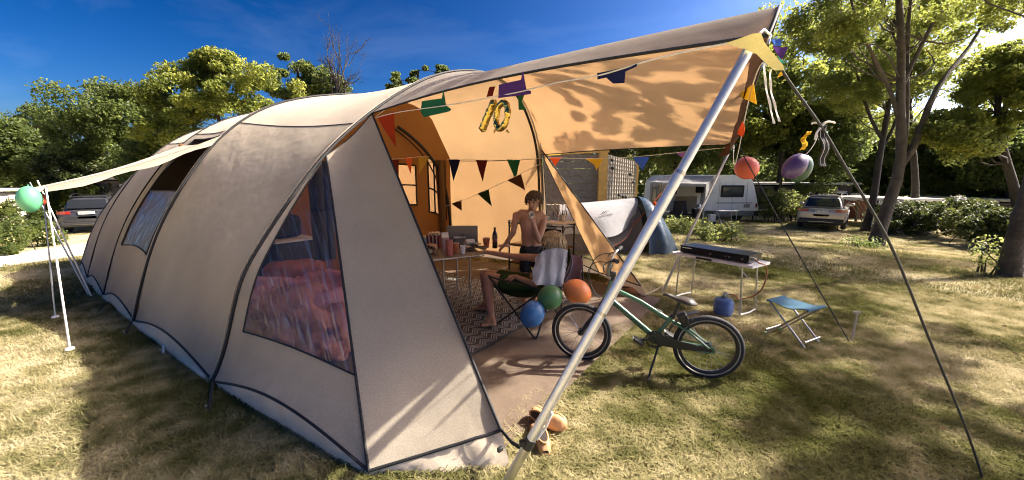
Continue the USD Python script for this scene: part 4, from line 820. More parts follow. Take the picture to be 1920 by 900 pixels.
for p_, q_ in ((hp_[0], hp_[1]), (hp_[-1], hp_[-2])): part(hs, "fitting", bar(p_, lerp(p_, q_, .15), .012, 8), M["steel"], 50, world=True)
# stool
s1, s2, s3 = gz(1475, 652), gz(1517, 646), gz(1420, 626); s4 = s3 + (s2 - s1) * .95
so = thing("folding_stool", "folding stool with blue fabric seat and grey cross legs", "stool", (s1 + s2 + s3 + s4) / 4 * [1, 1, 0])
u1, u2, u3, u4 = gz(1440, 566, .36), gz(1440, 566, .36), 0, 0
st_a, st_b, st_c, st_d = gz(1441, 562, .36), gz(1516, 582, .36), gz(1537, 577, .36), gz(1463, 556, .38)
cz = (s1 + s2 + s3 + s4) / 4
eS = (st_b - st_a) * [1, 1, 0]; lS = np.linalg.norm(eS); eS /= lS; nS = V(-eS[1], eS[0], 0); dS = .27
base = st_a * [1, 1, 0]
def sp(a, b, z): return base + eS * a * lS + nS * b * dS + V(0, 0, z)
P = np.array([[sp(a, b, .36 - .035 * math.sin(math.pi * a) * (.7 + .3 * math.sin(math.pi * b)) + .006 * math.sin(9 * a + 4 * b)) for b in np.linspace(-.05, 1.05, 9)] for a in np.linspace(0, 1, 15)])
M["bluecloth"] = fabric("blue_stool_cloth", (.12, .22, .30), (.12, .22, .3), .2, .006, 12.)
part(so, "seat", slab(P, .006), M["bluecloth"], 50, world=True)
part(so, "seat_edge", MB(*[tube([sp(a, -.05, .355), sp(a, 1.05, .355)], .013, 8) for a in (0, 1)]), M["bluecloth"], 50, world=True)
for b in (0.02, .98):
    part(so, "leg", bar(sp(0, b, .355), sp(1.0, b, .0), .0095, 8), M["steel"], 60, world=True); part(so, "leg", bar(sp(1, b, .355), sp(.0, b, .0), .0095, 8), M["steel"], 60, world=True)
for a in (0, 1): part(so, "foot_bar", bar(sp(a, .02, .05), sp(a, .98, .05), .0085, 8), M["steel"], 60, world=True)
part(so, "foot_cap", MB(ell(sp(0, .02, .012), (.018, .018, .018), 1), ell(sp(0, .98, .012), (.018, .018, .018), 1)), mat("pale_green_cap", (.35, .6, .3), .5), True, world=True)

# ================================================================== clogs
M["tan"] = mat("tan_rubber_clog", (.52, .28, .12), .6, .1, 12, bump=.002, bscale=50)
M["dark"] = mat("shoe_inside_shade", (.03, .02, .015), .9)
def clog(name, label, loc, yaw, roll=0., ry=0., L=.255, group=None):
    n = thing(name, label, "shoe", loc, yaw, group, rx=roll, ry=ry)
    st_ = np.linspace(0, 1, 22); wv = np.interp(st_, [0, .08, .3, .55, .75, .92, 1], [.018, .036, .036, .042, .050, .040, .012]); hv = np.interp(st_, [0, .06, .25, .42, .52, .62, .8, .95, 1], [.03, .062, .062, .058, .082, .080, .062, .04, .015])
    sec = []
    for a, w, h in zip(st_, wv, hv):
        ring = []
        for t in np.linspace(0, 2 * math.pi, 25):
            c, s = math.cos(t), math.sin(t); z = h * .5 + (h * .5) * (abs(s) ** .7 * np.sign(s)); ring.append([a * L - L / 2, w * abs(c) ** .8 * np.sign(c), max(0.001, z)])
        sec.append(ring)
    sec = np.array(sec)
    groove = np.array([.0022 * math.sin(2 * math.pi * 5 * a) if .45 < a < .95 else 0 for a in st_]); sec[:, :, 2] += groove[:, None] * (sec[:, :, 2] > .02)
    b = sheet(sec, flip=True); part(n, "upper", b, M["tan"], 60)
    mouth = np.array([[-.025 + .072 * math.cos(t), .031 * math.sin(t), .0665 + .016 * max(0, math.cos(t))] for t in np.linspace(0, 2 * math.pi, 29)])
    mouth[:, 0] -= L * .10 - .01
    part(n, "collar", tube(mouth, .0065, 8, False), M["tan"], 60)
    c = mouth.mean(0); part(n, "opening_shade", sheet(np.array([lerp(mouth, c - V(0, 0, .0), w) + V(0, 0, .0025 - .000 * w) for w in np.linspace(0, 1, 4)]), flip=True), M["dark"], True)  # flat dark sheet stands for the shaded hollow of the shoe
    part(n, "sole", extr(Polygon([(p, q) for p, q in zip(st_ * L - L / 2, wv * 1.06)] + [(p, -q) for p, q in zip(st_[::-1] * L - L / 2, wv[::-1] * 1.06)]), .016).apply_translation([0, 0, .004]), M["tan"], 40)
    return n
c1 = gz(1013, 826); clog("clog", "tan ribbed clog standing upright right of the thick pole's foot", (c1[0], c1[1], 0), math.radians(100))
c2 = gz(1040, 797); clog("clog", "tan clog lying on its side behind the upright one", (c2[0] - .03, c2[1] + .01, .045), math.radians(-40), 1.25)
c3 = gz(1178, 548); clog("clog", "orange-tan clog on the grass behind the bicycle's head tube", (c3[0], c3[1], 0), math.radians(-35), .3, L=.26)
c4 = gz(1150, 540); clog("clog", "orange-tan clog mostly hidden behind the thick pole near the far wing", (c4[0], c4[1], 0), math.radians(-60), 0, L=.26)
# ================================================================== porch: rug, table and what stands on it
def rug_mat():
    d1, d2 = LAT, BCK
    return usdkit.material(stage, "/World/Looks/rug_weave", {
        "g": ("geometry", {}), "a": ("vector_math", {"math_type": "dot_product", "vector2": tuple(d1)}), "b": ("vector_math", {"math_type": "dot_product", "vector2": tuple(d2)}),
        "a1": ("math", {"math_type": "divide", "value2": .17}), "af": ("math", {"math_type": "fraction"}), "as": ("math", {"math_type": "subtract", "value2": .5}), "ab": ("math", {"math_type": "absolute"}),
        "am": ("math", {"math_type": "multiply", "value2": .13}), "sum": ("math", {"math_type": "add"}), "k": ("math", {"math_type": "divide", "value2": .030}), "kf": ("math", {"math_type": "fraction"}), "st": ("math", {"math_type": "greater_than", "value2": .58}),
        "ed": ("math", {"math_type": "less_than", "value2": .46}), "mul": ("math", {"math_type": "multiply"}), "big": ("math", {"math_type": "divide", "value2": .12}), "bf": ("math", {"math_type": "fraction"}), "bs": ("math", {"math_type": "less_than", "value2": .8}), "mul2": ("math", {"math_type": "multiply"}),
        "m": ("mix", {"color1": (.046, .044, .045), "color2": (.34, .32, .29)}), "n": ("noise_texture", {"scale": 300.}), "bp": ("bump", {"strength": 1., "distance": .003}), "p": ("principled_bsdf", {"roughness": .8, "specular_ior_level": .3})},
        [("g.position", "a.vector1"), ("g.position", "b.vector1"), ("a.value", "a1.value1"), ("a1.value", "af.value1"), ("af.value", "as.value1"), ("as.value", "ab.value1"), ("ab.value", "am.value1"), ("am.value", "sum.value1"), ("b.value", "sum.value2"),
         ("sum.value", "k.value1"), ("k.value", "kf.value1"), ("kf.value", "st.value1"), ("ab.value", "ed.value1"), ("st.value", "mul.value1"), ("ed.value", "mul.value2"), ("sum.value", "big.value1"), ("big.value", "bf.value1"), ("bf.value", "bs.value1"),
         ("mul.value", "mul2.value1"), ("bs.value", "mul2.value2"), ("mul2.value", "m.fac"), ("m.color", "p.base_color"), ("g.position", "n.vector"), ("n.fac", "bp.height"), ("bp.normal", "p.normal")], surface="p.BSDF")
M["rug"] = rug_mat()
rg = thing("rug", "dark outdoor rug with white chevron pattern under the camping table", "rug", T(2.2, 0, 0))
rgP = np.array([[T(a, b, .034 + .004 * math.sin(5 * a) * math.sin(4 * b)) for b in np.linspace(-1.36, 1.3, 24)] for a in np.linspace(.95, 3.45, 24)])
part(rg, "weave", slab(rgP[:, ::-1], .006), M["rug"], 50, world=True)
part(rg, "edge_binding", tube(np.vstack([rgP[:, 0], rgP[-1, 1:], rgP[::-1, -1][1:], rgP[0, ::-1][1:]]), .0065, 5, False), M["black"], 60, world=True)
TH = .66
tc = V(-.30, 4.50, 0); tex = V(-.88, -.47, 0); tex /= np.linalg.norm(tex); tey = V(tex[1], -tex[0], 0)
def tp_(a, b, z=TH): return tc + tex * a + tey * b + V(0, 0, z)
tb = thing("camping_table", "grey folding camping table with rounded corners and steel legs", "table", tp_(.6, .4, 0))
M["tabletop"] = mat("speckled_table_top", (.17, .15, .13), .45, .25, 40)
part(tb, "table_top", place(extr(shapely.box(.12, .12, 1.15, .73).buffer(.12), .022), tc + V(0, 0, TH - .011), tex, tey), M["tabletop"], 30, world=True)
part(tb, "table_rim", tube([tp_(x, y, TH - .011) for x, y in shapely.box(.12, .12, 1.15, .73).buffer(.121).exterior.coords], .012, 6, False), M["steel"], 60, world=True)
for a, b in ((.52, .06), (.06, .40), (.10, .78), (.60, .78), (1.15, .1), (1.15, .75)): part(tb, "leg", bar(tp_(a, b, TH - .02), tp_(a, b, .036), .0125, 10), M["steel"], 60, world=True)
for b, a0, a1 in ((.06, .52, 1.15), (.78, .10, .60)): part(tb, "leg_bar", bar(tp_(a0, b, .12), tp_(a1, b, .12), .009, 8), M["steel"], 60, world=True)
def on(u, v): return gz(u, v, TH)
def cup(label, u, v, r0, r1, h, m, band=None, lid=None, cat="cup", name="cup", rim=.002):
    p_ = on(u, v); n = thing(name, label, cat, p_); part(n, "wall", lathe([(0, 0), (r0, 0), (r1, h), (r1 + rim, h + .002), (r1 - .003, h + .001), (r0 - .004, .006), (0, .006)], 24), m, 35)
    part(n, "rim", tube([V(r1 * math.cos(a), r1 * math.sin(a), h) for a in np.linspace(0, 2 * math.pi, 25)], .0025, 5, False), lid or M["whitepaint"], 60)
    if band: part(n, "band", lathe([(r0 + (r1 - r0) * band[0] + .0012, h * band[0]), (r0 + (r1 - r0) * band[1] + .0012, h * band[1])], 24), band[2], 35)
    return n
M["pinkred"] = mat("dusty_red_enamel", (.42, .115, .09), .5, .15, 30); M["orangecup"] = mat("orange_paper_cup", (.52, .17, .07), .6); M["whitecup"] = mat("white_paper_cup", (.62, .58, .53), .7); M["dkprint"] = mat("dark_print", (.03, .025, .02), .6)
cup("tall dusty red tumbler with steel rim at the front edge of the table", 843, 479, .039, .043, .185, M["pinkred"], None, M["steel"])
cup("orange paper cup partly hidden behind the tall red tumbler", 855, 474, .030, .040, .12, M["orangecup"])
wc = cup("small white paper cup with dark print, in front of the orange cup", 868, 476, .025, .033, .10, M["whitecup"], (.25, .8, M["whitecup"]))
part(wc, "print", lathe([(.0283, .035), (.0312, .075)], 24).slice_plane([0, -.01, 0], [.5, -1, 0]), M["dkprint"], 35)
oc = cup("orange paper cup standing between the laptop and the cola bottle", 912, 464, .034, .048, .125, M["orangecup"])
part(oc, "print", place(meshkit.text_mesh("M", .022, .0015, True), V(-.012, -.0445, .05), V(1, 0, 0), V(0, 0, 1)), M["dkprint"], False)
M["cola"] = mat("dark_cola", (.012, .005, .003), .08, spec=.7); M["redlabel"] = mat("dark_red_label", (.16, .02, .02), .5)
bp_ = on(928, 465); bt = thing("cola_bottle", "cola bottle with dark cap and red label on the table", "bottle", bp_)
part(bt, "bottle", lathe([(0, 0), (.028, 0), (.034, .008), (.034, .06), (.031, .09), (.034, .12), (.034, .165), (.030, .19), (.016, .225), (.0125, .235), (.0125, .262), (0, .262)], 24), M["cola"], 40)
part(bt, "label", lathe([(.0342, .085), (.0325, .092), (.0348, .122), (.0348, .150)], 24), M["redlabel"], 40)
part(bt, "label_mark", place(meshkit.text_mesh("Cola", .014, .0012, True), V(-.016, -.0345, .118), V(1, 0, 0), V(0, 0, 1)), M["whitecup"], False)
part(bt, "cap", lathe([(.0145, .248), (.0150, .25), (.0150, .268), (.013, .271), (0, .271)], 20), M["blackplastic"], 35)
def corn(r, n, c, s):
    return MB(*[ell(V(*c) + V(r.uniform(-s[0], s[0]), r.uniform(-s[1], s[1]), r.uniform(0, s[2])), r.uniform(.010, .017, 3), 1) for _ in range(n)])
M["popcorn"] = mat("pale_popcorn", (.60, .48, .32), .85, .2, 60); M["bluebox"] = mat("blue_striped_carton", (.07, .15, .36), .6); M["redbox"] = mat("dark_red_carton", (.22, .035, .03), .6, .2, 20)
def popbox(label, u, v, s, h, m, seed, rz, mark):
    p_ = on(u, v); n = thing("popcorn_box", label, "popcorn box", p_, rz); r = np.random.default_rng(seed)
    q = [[V(x * s * (.42 + .10 * w), y * s * (.42 + .10 * w), h * w) for x, y in ((-1, -1), (1, -1), (1, 1), (-1, 1), (-1, -1))] for w in (0, .5, 1)]
    part(n, "carton", MB(slab(np.array(q), .003), box((0, 0, .004), (s * .84, s * .84, .005))), m, False)
    for i in (-1, 0, 1): part(n, "stripe", obox(V(i * s * .26, -s * .43 - .002, .01), V(i * s * .31, -s * .52 - .0022, h * .97), .10 * s, .002, (0, 1, 0)), M["whitecup"], False)
    part(n, "popcorn", corn(r, 60, (0, 0, h - .01), (s * .42, s * .42, .04)), M["popcorn"], True); return n
popbox("blue striped popcorn box at the left end of the table", 790, 470, .13, .15, M["bluebox"], 4, .3, "")
popbox("large dark red popcorn box heaped with popcorn behind the paper bag", 817, 464, .17, .17, M["redbox"], 5, -.2, "")
p_ = on(835, 470); mc = thing("milk_carton", "pale drink carton with gabled top behind the red tumbler", "carton", p_, .35)
M["mauve"] = mat("faded_mauve_print", (.38, .25, .24), .6, .25, 25)
part(mc, "body", box((0, 0, .085), (.085, .085, .17), bevel=.003), M["mauve"], 30)
part(mc, "gable", MB(trimesh.convex.convex_hull([(x * .042, y, z) for x in (-1, 1) for y, z in ((-.042, .1705), (.042, .1705), (0, .215))]), box((0, 0, .222), (.085, .006, .022))), M["whitecup"], 30)
p_ = on(880, 468); bx_ = thing("food_box", "crumpled cream burger box left of the laptop's front", "box", p_, .5)
part(bx_, "lid", box((0, 0, .095), (.12, .11, .05), rx=-.5, bevel=.008), M["whitecup"], 30); part(bx_, "base", box((0, -.01, .03), (.115, .105, .05), bevel=.006), M["popcorn"], 30)
p_ = on(862, 462); bx_ = thing("food_tub", "grey-green lidded food tub in front of the laptop", "tub", p_, .15)
M["sage"] = mat("grey_green_plastic", (.17, .18, .13), .5)
part(bx_, "tub", box((0, 0, .06), (.15, .12, .12), bevel=.012), M["sage"], 30); part(bx_, "lid", box((0, 0, .128), (.16, .13, .02), bevel=.006), M["whitecup"], 30)
p_ = on(893, 470); pk_ = thing("snack_packet", "torn black and silver snack packet lying on the table", "packet", p_, -.2)
r = np.random.default_rng(8); M["foil"] = mat("crumpled_foil", (.30, .29, .28), .3, .5, 40, metal=.5)
P = np.array([[V(.13 * (a - .5) * 2, .07 * (b - .5) * 2, .012 + .05 * meshkit.noise(V(a * 5, b * 4, 0.5), 3) * math.sin(math.pi * a) ** .5 + .02 * b) for b in np.linspace(0, 1, 10)] for a in np.linspace(0, 1, 14)])
part(pk_, "wrapper", slab(P, .004), M["dkprint"], False); P2 = P[3:9, 4:] * [1, 1, 1.1] + [.02, .01, .02]; part(pk_, "torn_flap", slab(P2, .004), M["foil"], False)
p_ = on(806, 478) ; pb_ = thing("paper_bag", "crumpled brown paper snack bag lying open at the table's front edge", "paper bag", p_, -.1)
M["kraft"] = mat("printed_kraft_paper", (.38, .22, .13), .8, .3, 30)
rings = []
for a in np.linspace(0, 1, 10):
    ring = []
    for t in np.linspace(0, 2 * math.pi, 25):
        w = .085 * (1 - .35 * a) * (1 + .10 * math.sin(5 * t + 7 * a)); ring.append([w * math.cos(t) * 1.05, .17 * a - .05, .065 + .062 * (1 - .1 * a) * (1 + .12 * math.sin(4 * t + 5 * a)) * math.sin(t)])
    rings.append(ring)
part(pb_, "bag", slab(np.array(rings), .003), M["kraft"], 40); part(pb_, "snacks", MB(*[ell((r.uniform(-.05, .05), r.uniform(-.03, .0), .03 + r.uniform(0, .035)), (.026, .02, .014), 1) for _ in range(14)]), M["popcorn"], True)
# laptop
M["laptopgrey"] = mat("silver_grey_laptop", (.27, .26, .24), .4, .04, metal=.4)
lp = on(868, 462); ln_ = thing("laptop", "open silver-grey laptop with its lid back to us on the table", "laptop", lp, .06)
part(ln_, "base", box((0, .13, .011), (.40, .26, .018), bevel=.004), M["laptopgrey"], 30)
part(ln_, "lid", box((0, -.028, .155), (.40, .012, .265), rx=.20, bevel=.004), M["laptopgrey"], 30)
part(ln_, "keyboard", box((0, .14, .021), (.36, .15, .003)), M["dkprint"], False)
lg = MB(trimesh.creation.annulus(.0165, .0195, .0015, sections=32), place(meshkit.text_mesh("DELL", .0085, .0015, True), V(-.0125, -.0042, -.0007), V(1, 0, 0), V(0, 1, 0))).mesh()
ca, sa_ = math.cos(.20), math.sin(.20)
part(ln_, "logo", place(lg, V(0, -.0366, .158), V(1, 0, 0), V(0, -sa_, ca)), M["dkprint"], False)
p_ = on(945, 465); ck_ = thing("cloth", "small mauve cloth crumpled on the table beside the cola bottle", "cloth", p_)
P = np.array([[V(.075 * (a - .5) * 2, .05 * (b - .5) * 2, .004 + .05 * meshkit.noise(V(a * 3.5, b * 3, 2.5), 5)) for b in np.linspace(0, 1, 10)] for a in np.linspace(0, 1, 12)])
part(ck_, "cloth", slab(P, .006), M["mauve"], 60)
# kitchen shelf behind the standing boy
ks_ = thing("camp_shelf", "low black-framed camp shelf with white top by the far tent wall", "shelf", T(4.45, -.2, 0))
def kp(a, b, z): return T(4.25 + .42 * b, .28 - 1.05 * a, z)
part(ks_, "top", slab(np.array([[kp(a, b, .86) for b in (0, 1)] for a in (0, .5, 1)]), .022), M["whitecup"], False, world=True)
for a in (.02, .98):
    for b in (.04, .96): part(ks_, "leg", bar(kp(a, b, .85), kp(a, b, .02), .014, 8), M["blackplastic"], 60, world=True)
    part(ks_, "end_brace", tube([kp(a, .04, .72), kp(a, .2, .80), kp(a, .8, .80), kp(a, .96, .72)], .010, 6), M["blackplastic"], 60, world=True)
for z in (.82, .45, .15): part(ks_, "rail", MB(bar(kp(0, .04, z), kp(1, .04, z), .010, 6), bar(kp(0, .96, z), kp(1, .96, z), .010, 6)), M["blackplastic"], 60, world=True)
for z in (.45, .15): part(ks_, "shelf_board", slab(np.array([[kp(a, b, z + .012) for b in (.04, .96)] for a in (.02, .98)]), .015), M["inner"], False, world=True)
part(ks_, "cloth_side", slab(np.array([[kp(a, -.03, z) for z in (.78, .5, .14)] for a in np.linspace(.45, .97, 8)]), .006), M["black"], False, world=True)
dz = .872
for k, (u, lab) in enumerate(((1041, "left one of two empty stemmed glasses on the camp shelf"), (1058, "right one of two empty stemmed glasses on the camp shelf"))):
    g_ = gz(u, 414, dz); n = thing("stem_glass", lab, "glass", g_)
    part(n, "bowl", lathe([(.004, .055), (.02, .062), (.036, .085), (.042, .115), (.038, .150), (.034, .170), (.0325, .170), (.0365, .150), (.0400, .115), (.034, .088), (.018, .066), (.0, .062)], 24), M["glass"], 40)
    part(n, "stem", lathe([(.004, .056), (.0035, .02), (.006, .008), (.034, .003), (.034, 0), (0, 0)], 20), M["glass"], 40)
g_ = gz(1028, 413, dz); n = thing("jar", "small pale blue jar beside the two stemmed glasses", "jar", g_); part(n, "jar", lathe([(0, 0), (.026, 0), (.03, .01), (.03, .045), (.022, .058), (0, .058)], 18), mat("pale_blue_glaze", (.4, .55, .65), .3), 40); part(n, "lid", lathe([(.023, .057), (.023, .066), (0, .07)], 18), M["whitecup"], 40)
# spoons and spatulas in the window pocket
uh = thing("utensil_holder", "row of kitchen utensils standing against the far side window", "utensils", kp(.78, .9, .872))
part(uh, "holder", lathe([(0, 0), (.045, 0), (.05, .10), (.047, .10), (.043, .006), (0, .006)], 18), M["steel"], 40)
for k in range(5):
    a = -.5 + .22 * k; q = V(.05 * math.sin(a), .0, .02); e_ = V(.27 * math.sin(a) - .03, .02 * k, .22 + .03 * (k % 2)); part(uh, "handle", bar(q, e_, .005, 6), M["wood"], 60); part(uh, "spoon_head", ell(e_ * 1.08, (.014, .006, .028), 1), M["wood"] if k % 2 else M["steel"], True)
# things seen through the near wing window
M["pink"] = fabric("pink_bedding", (.60, .27, .27), (.5, .2, .18), .1, .03, 3.); M["red"] = fabric("rust_red_blanket", (.48, .20, .16), (.5, .12, .06), .1, .03, 3.); M["greycloth"] = fabric("dark_grey_cloth", (.10, .09, .085), (.1, .1, .1), .1, .02, 4.)
def soft(c, s, yaw, seed, amp=.04, p=4.):
    m = trimesh.creation.icosphere(4); v = m.vertices; v = np.sign(v) * np.abs(v) ** (2 / p); v /= np.maximum(np.abs(v).max(1, keepdims=True), 1e-9) ** .15
    v = v * np.asarray(s) / 2; v += (meshkit.fbm(v * 5 + seed, 3, seed)[:, None] - .5) * amp * 2 * m.vertices; m.vertices = v
    m.apply_transform(trimesh.transformations.euler_matrix(0, 0, yaw)); m.apply_translation(c); return m
yB = math.atan2(BCK[1], BCK[0])
sf = thing("air_bed", "rumpled pink and rust-red bedding on an air bed seen through the wing window", "bed", T(.95, .4, .02))
part(sf, "mattress", soft(T(.98, .45, .19), (1.9, 1.0, .36), yB, 1), M["pink"], True, world=True); part(sf, "duvet", soft(T(.95, .25, .40), (1.5, .95, .34), yB + .1, 2, .16, 2.6), M["pink"], True, world=True)
part(sf, "blanket", soft(T(.70, -.15, .30), (.95, .55, .50), yB + .25, 3, .16, 2.4), M["red"], True, world=True); part(sf, "pillow", soft(T(1.15, 1.05, .52), (.5, .6, .22), yB - .2, 4, .06, 2.6), M["red"], True, world=True)
cb = thing("storage_bag", "dark storage bag on a grey camping cupboard inside the tent", "bag", T(1.3, 1.55, 0)); part(cb, "bag", soft(T(1.25, 1.55, .98), (.5, .35, .28), yB, 6, .03), M["black"], True, world=True)
cb = thing("camping_cupboard", "grey fabric camping cupboard behind the pink sofa", "cupboard", T(1.3, 1.55, 0)); part(cb, "carcass", box(T(1.25, 1.55, .42), (.8, .45, .80), yB, .02), M["greycloth"], 30, world=True); part(cb, "top", box(T(1.25, 1.55, .835), (.84, .48, .022), yB), M["whitecup"], False, world=True)
for z in (.28, .55): part(cb, "zip", bar(T(1.02, 1.2, z), T(1.02, 1.9, z), .006, 5), M["black"], False, world=True)
cu = thing("hanging_curtain", "grey curtain hanging bunched inside the front hoop", "curtain", T(1.1, .25, .7))
P = np.array([[T(1.10 + .16 * w + .05 * math.sin(14 * w), .22 + .06 * math.cos(14 * w), lerp(.75, 1.72, h)) for h in np.linspace(0, 1, 10)] for w in np.linspace(-.5, .5, 22)])
part(cu, "cloth", slab(P, .005), M["greycloth"], 60, world=True); part(cu, "tie", tube([T(1.10 + .11 * math.cos(a), .22 + .09 * math.sin(a), 1.25) for a in np.linspace(0, 6.28, 17)], .008, 5, False), M["black"], 60, world=True)
# balloons by the chair
def balloon(label, c, r, col, neck=(0, 0, -1), stretch=1.18, name="balloon", group=None, string=None):
    key = "balloon_" + "_".join(f"{int(x*100)}" for x in col)
    if key not in M: M[key] = mat(key, col, .45, .05, 10, coat=.1)
    nk = np.asarray(neck, float); nk /= np.linalg.norm(nk)
    n = thing(name, label, "balloon", c, group=group)
    prof = [(0, -1.)] + [(math.sin(t) * (1 - .10 * max(0, math.cos(t)) ** 2), -math.cos(t) * (1 + (stretch - 1) * (math.cos(t) < 0 and 0 or 1) * 1.0)) for t in np.linspace(.12, 2.85, 30)] 
    prof = [(a, b) for a, b in prof]; zt = prof[-1][1]; prof += [(.07, zt + .10), (.035, zt + .15), (.05, zt + .19), (.075, zt + .23), (0, zt + .22)]
    m = lathe([(a * r, b * r) for a, b in prof], 32)
    z = nk; x = np.cross(z, V(.3, .9, .1)); x /= np.linalg.norm(x); y = np.cross(z, x); R = np.eye(4); R[:3, 0], R[:3, 1], R[:3, 2] = x, y, z; m.apply_transform(R)
    part(n, "skin", m, M[key], 60)
    if string is not None: part(n, "string", tube(spline([nk * r * 1.35, (nk * r * 1.35 + string - c) / 2 + V(.01, 0, -.01), string - c], 12), .0018, 5), M["cord"], 60)
    return n
tie = dep(1056, 540, 3.75)
balloon("green balloon beside the orange one on the folding chair", dep(1031, 558, 3.68), .118, (.05, .16, .055), tie - dep(1031, 558, 3.68), 1.1, string=tie)
balloon("blue balloon hanging lowest on the folding chair's frame", dep(998, 589, 3.60), .112, (.03, .13, .33), dep(1024, 560, 3.7) - dep(998, 589, 3.6) + V(0, 0, .1), 1.2, string=tie)
balloon("orange balloon between the folding chair and the bicycle", dep(1083, 547, 3.74), .118, (.75, .22, .06), tie - dep(1083, 547, 3.74) + V(0, 0, .05), 1.2, string=tie)
# ================================================================== the two children and their chair
M["skin"] = usdkit.material(stage, "/World/Looks/sun_tanned_skin", {"g": ("geometry", {}), "n": ("noise_texture", {"scale": 9., "detail": 3.}), "r": ("rgb_ramp", {"ramp": [(.3, (.36, .185, .11)), (.7, (.44, .24, .15))]}),
    "p": ("principled_bsdf", {"roughness": .5, "subsurface_weight": .12, "subsurface_scale": .01})}, [("g.position", "n.vector"), ("n.fac", "r.fac"), ("r.color", "p.base_color")], surface="p.BSDF")
M["hairbrown"] = mat("brown_hair", (.055, .028, .012), .5, .4, 30); M["hairblond"] = mat("dark_blond_hair", (.38, .27, .14), .5, .4, 30); M["eye"] = mat("dark_eye", (.02, .015, .01), .2); M["lip"] = mat("lip_red", (.33, .12, .09), .5)
M["trunks"] = mat("black_trunks", (.012, .012, .014), .8, bump=.004, bscale=20); M["greenshorts"] = fabric("green_shorts", (.055, .085, .025), (.1, .15, .04), .15, .012, 14.); M["towel"] = fabric("pale_blue_towel", (.42, .44, .48), (.4, .42, .46), .15, .02, 10., .15)
def hand(bones, wrist, d, n, size, curl, side):
    """d: pointing direction, n: back-of-hand normal; five fingers of different lengths with bends, thumb from the side."""
    d = np.asarray(d, float); d /= np.linalg.norm(d); n = np.asarray(n, float); n -= d * (n @ d); n /= np.linalg.norm(n); s = np.cross(d, n) * side
    palm = wrist + d * size * .42
    for k in (-1, 1): bones.append(((wrist, size * .15), (palm + s * k * size * .13, size * .105)))
    bones.append(((palm + s * size * .15, size * .10), (palm - s * size * .15, size * .10)))
    for k, (o, l) in enumerate(((.21, .40), (.075, .46), (-.065, .43), (-.19, .33))):
        b = palm + s * o * size + d * size * .06; dirn = d; rr = size * .062
        for j, f in enumerate((.45, .32, .23)):
            a = curl * (.6 + .5 * j); dirn = dirn * math.cos(a) - n * math.sin(a); dirn /= np.linalg.norm(dirn); e = b + dirn * l * f * size; bones.append(((b, rr), (e, rr * .88))); b, rr = e, rr * .88
    b = wrist + d * size * .12 + s * size * .14; td = d * .7 + s * .75 - n * .15; td /= np.linalg.norm(td); rr = size * .075
    for j, f in enumerate((.22, .17, .14)):
        e = b + td * f * size; bones.append(((b, rr), (e, rr * .88))); b, rr = e, rr * .86; td = td - n * curl * .45 + d * .25; td /= np.linalg.norm(td)
def head(bones, c, f, up, R):
    """c: centre of the head, f: facing, up; R: half the head's height."""
    f = np.asarray(f, float); f /= np.linalg.norm(f); up = np.asarray(up, float); up -= f * (up @ f); up /= np.linalg.norm(up); s = np.cross(f, up)
    P = lambda x, y, z: c + s * x * R + f * y * R + up * z * R
    bones += [((P(0, -.12, .28), .70 * R), (P(0, .12, .26), .66 * R)), ((P(0, .22, .05), .56 * R), (P(0, .36, -.42), .36 * R)), ((P(0, .30, -.45), .34 * R), (P(0, .44, -.70), .22 * R)),
              ((P(.26, .10, -.35), .28 * R), (P(-.26, .10, -.35), .28 * R)), ((P(0, .72, .10), .09 * R), (P(0, .92, -.16), .10 * R)), ((P(.09, .80, -.20), .08 * R), (P(-.09, .80, -.20), .08 * R)),
              ((P(.17, .70, -.42), .08 * R), (P(-.17, .70, -.42), .08 * R))]
    for k in (-1, 1): bones += [((P(k * .68, -.05, .10), .09 * R), (P(k * .74, -.14, -.10), .10 * R)), ((P(k * .74, -.16, .06), .09 * R), (P(k * .68, -.05, -.18), .07 * R)), ((P(k * .30, .66, .20), .10 * R), (P(k * .12, .72, .22), .07 * R))]
    return P
def face(nd, P, R):
    for k in (-1, 1):
        part(nd, "eye", ell(P(k * .27, .70, .06), (.085 * R,) * 3, 2), M["eye"], True, world=True)
        part(nd, "eyebrow", tube([P(k * .14, .80, .22), P(k * .28, .77, .27), P(k * .42, .66, .22)], .032 * R, 5), M["hairbrown"], 60, world=True)
    part(nd, "mouth", tube([P(-.2, .73, -.46), P(0, .82, -.45), P(.2, .73, -.46)], .04 * R, 6), M["lip"], 60, world=True)
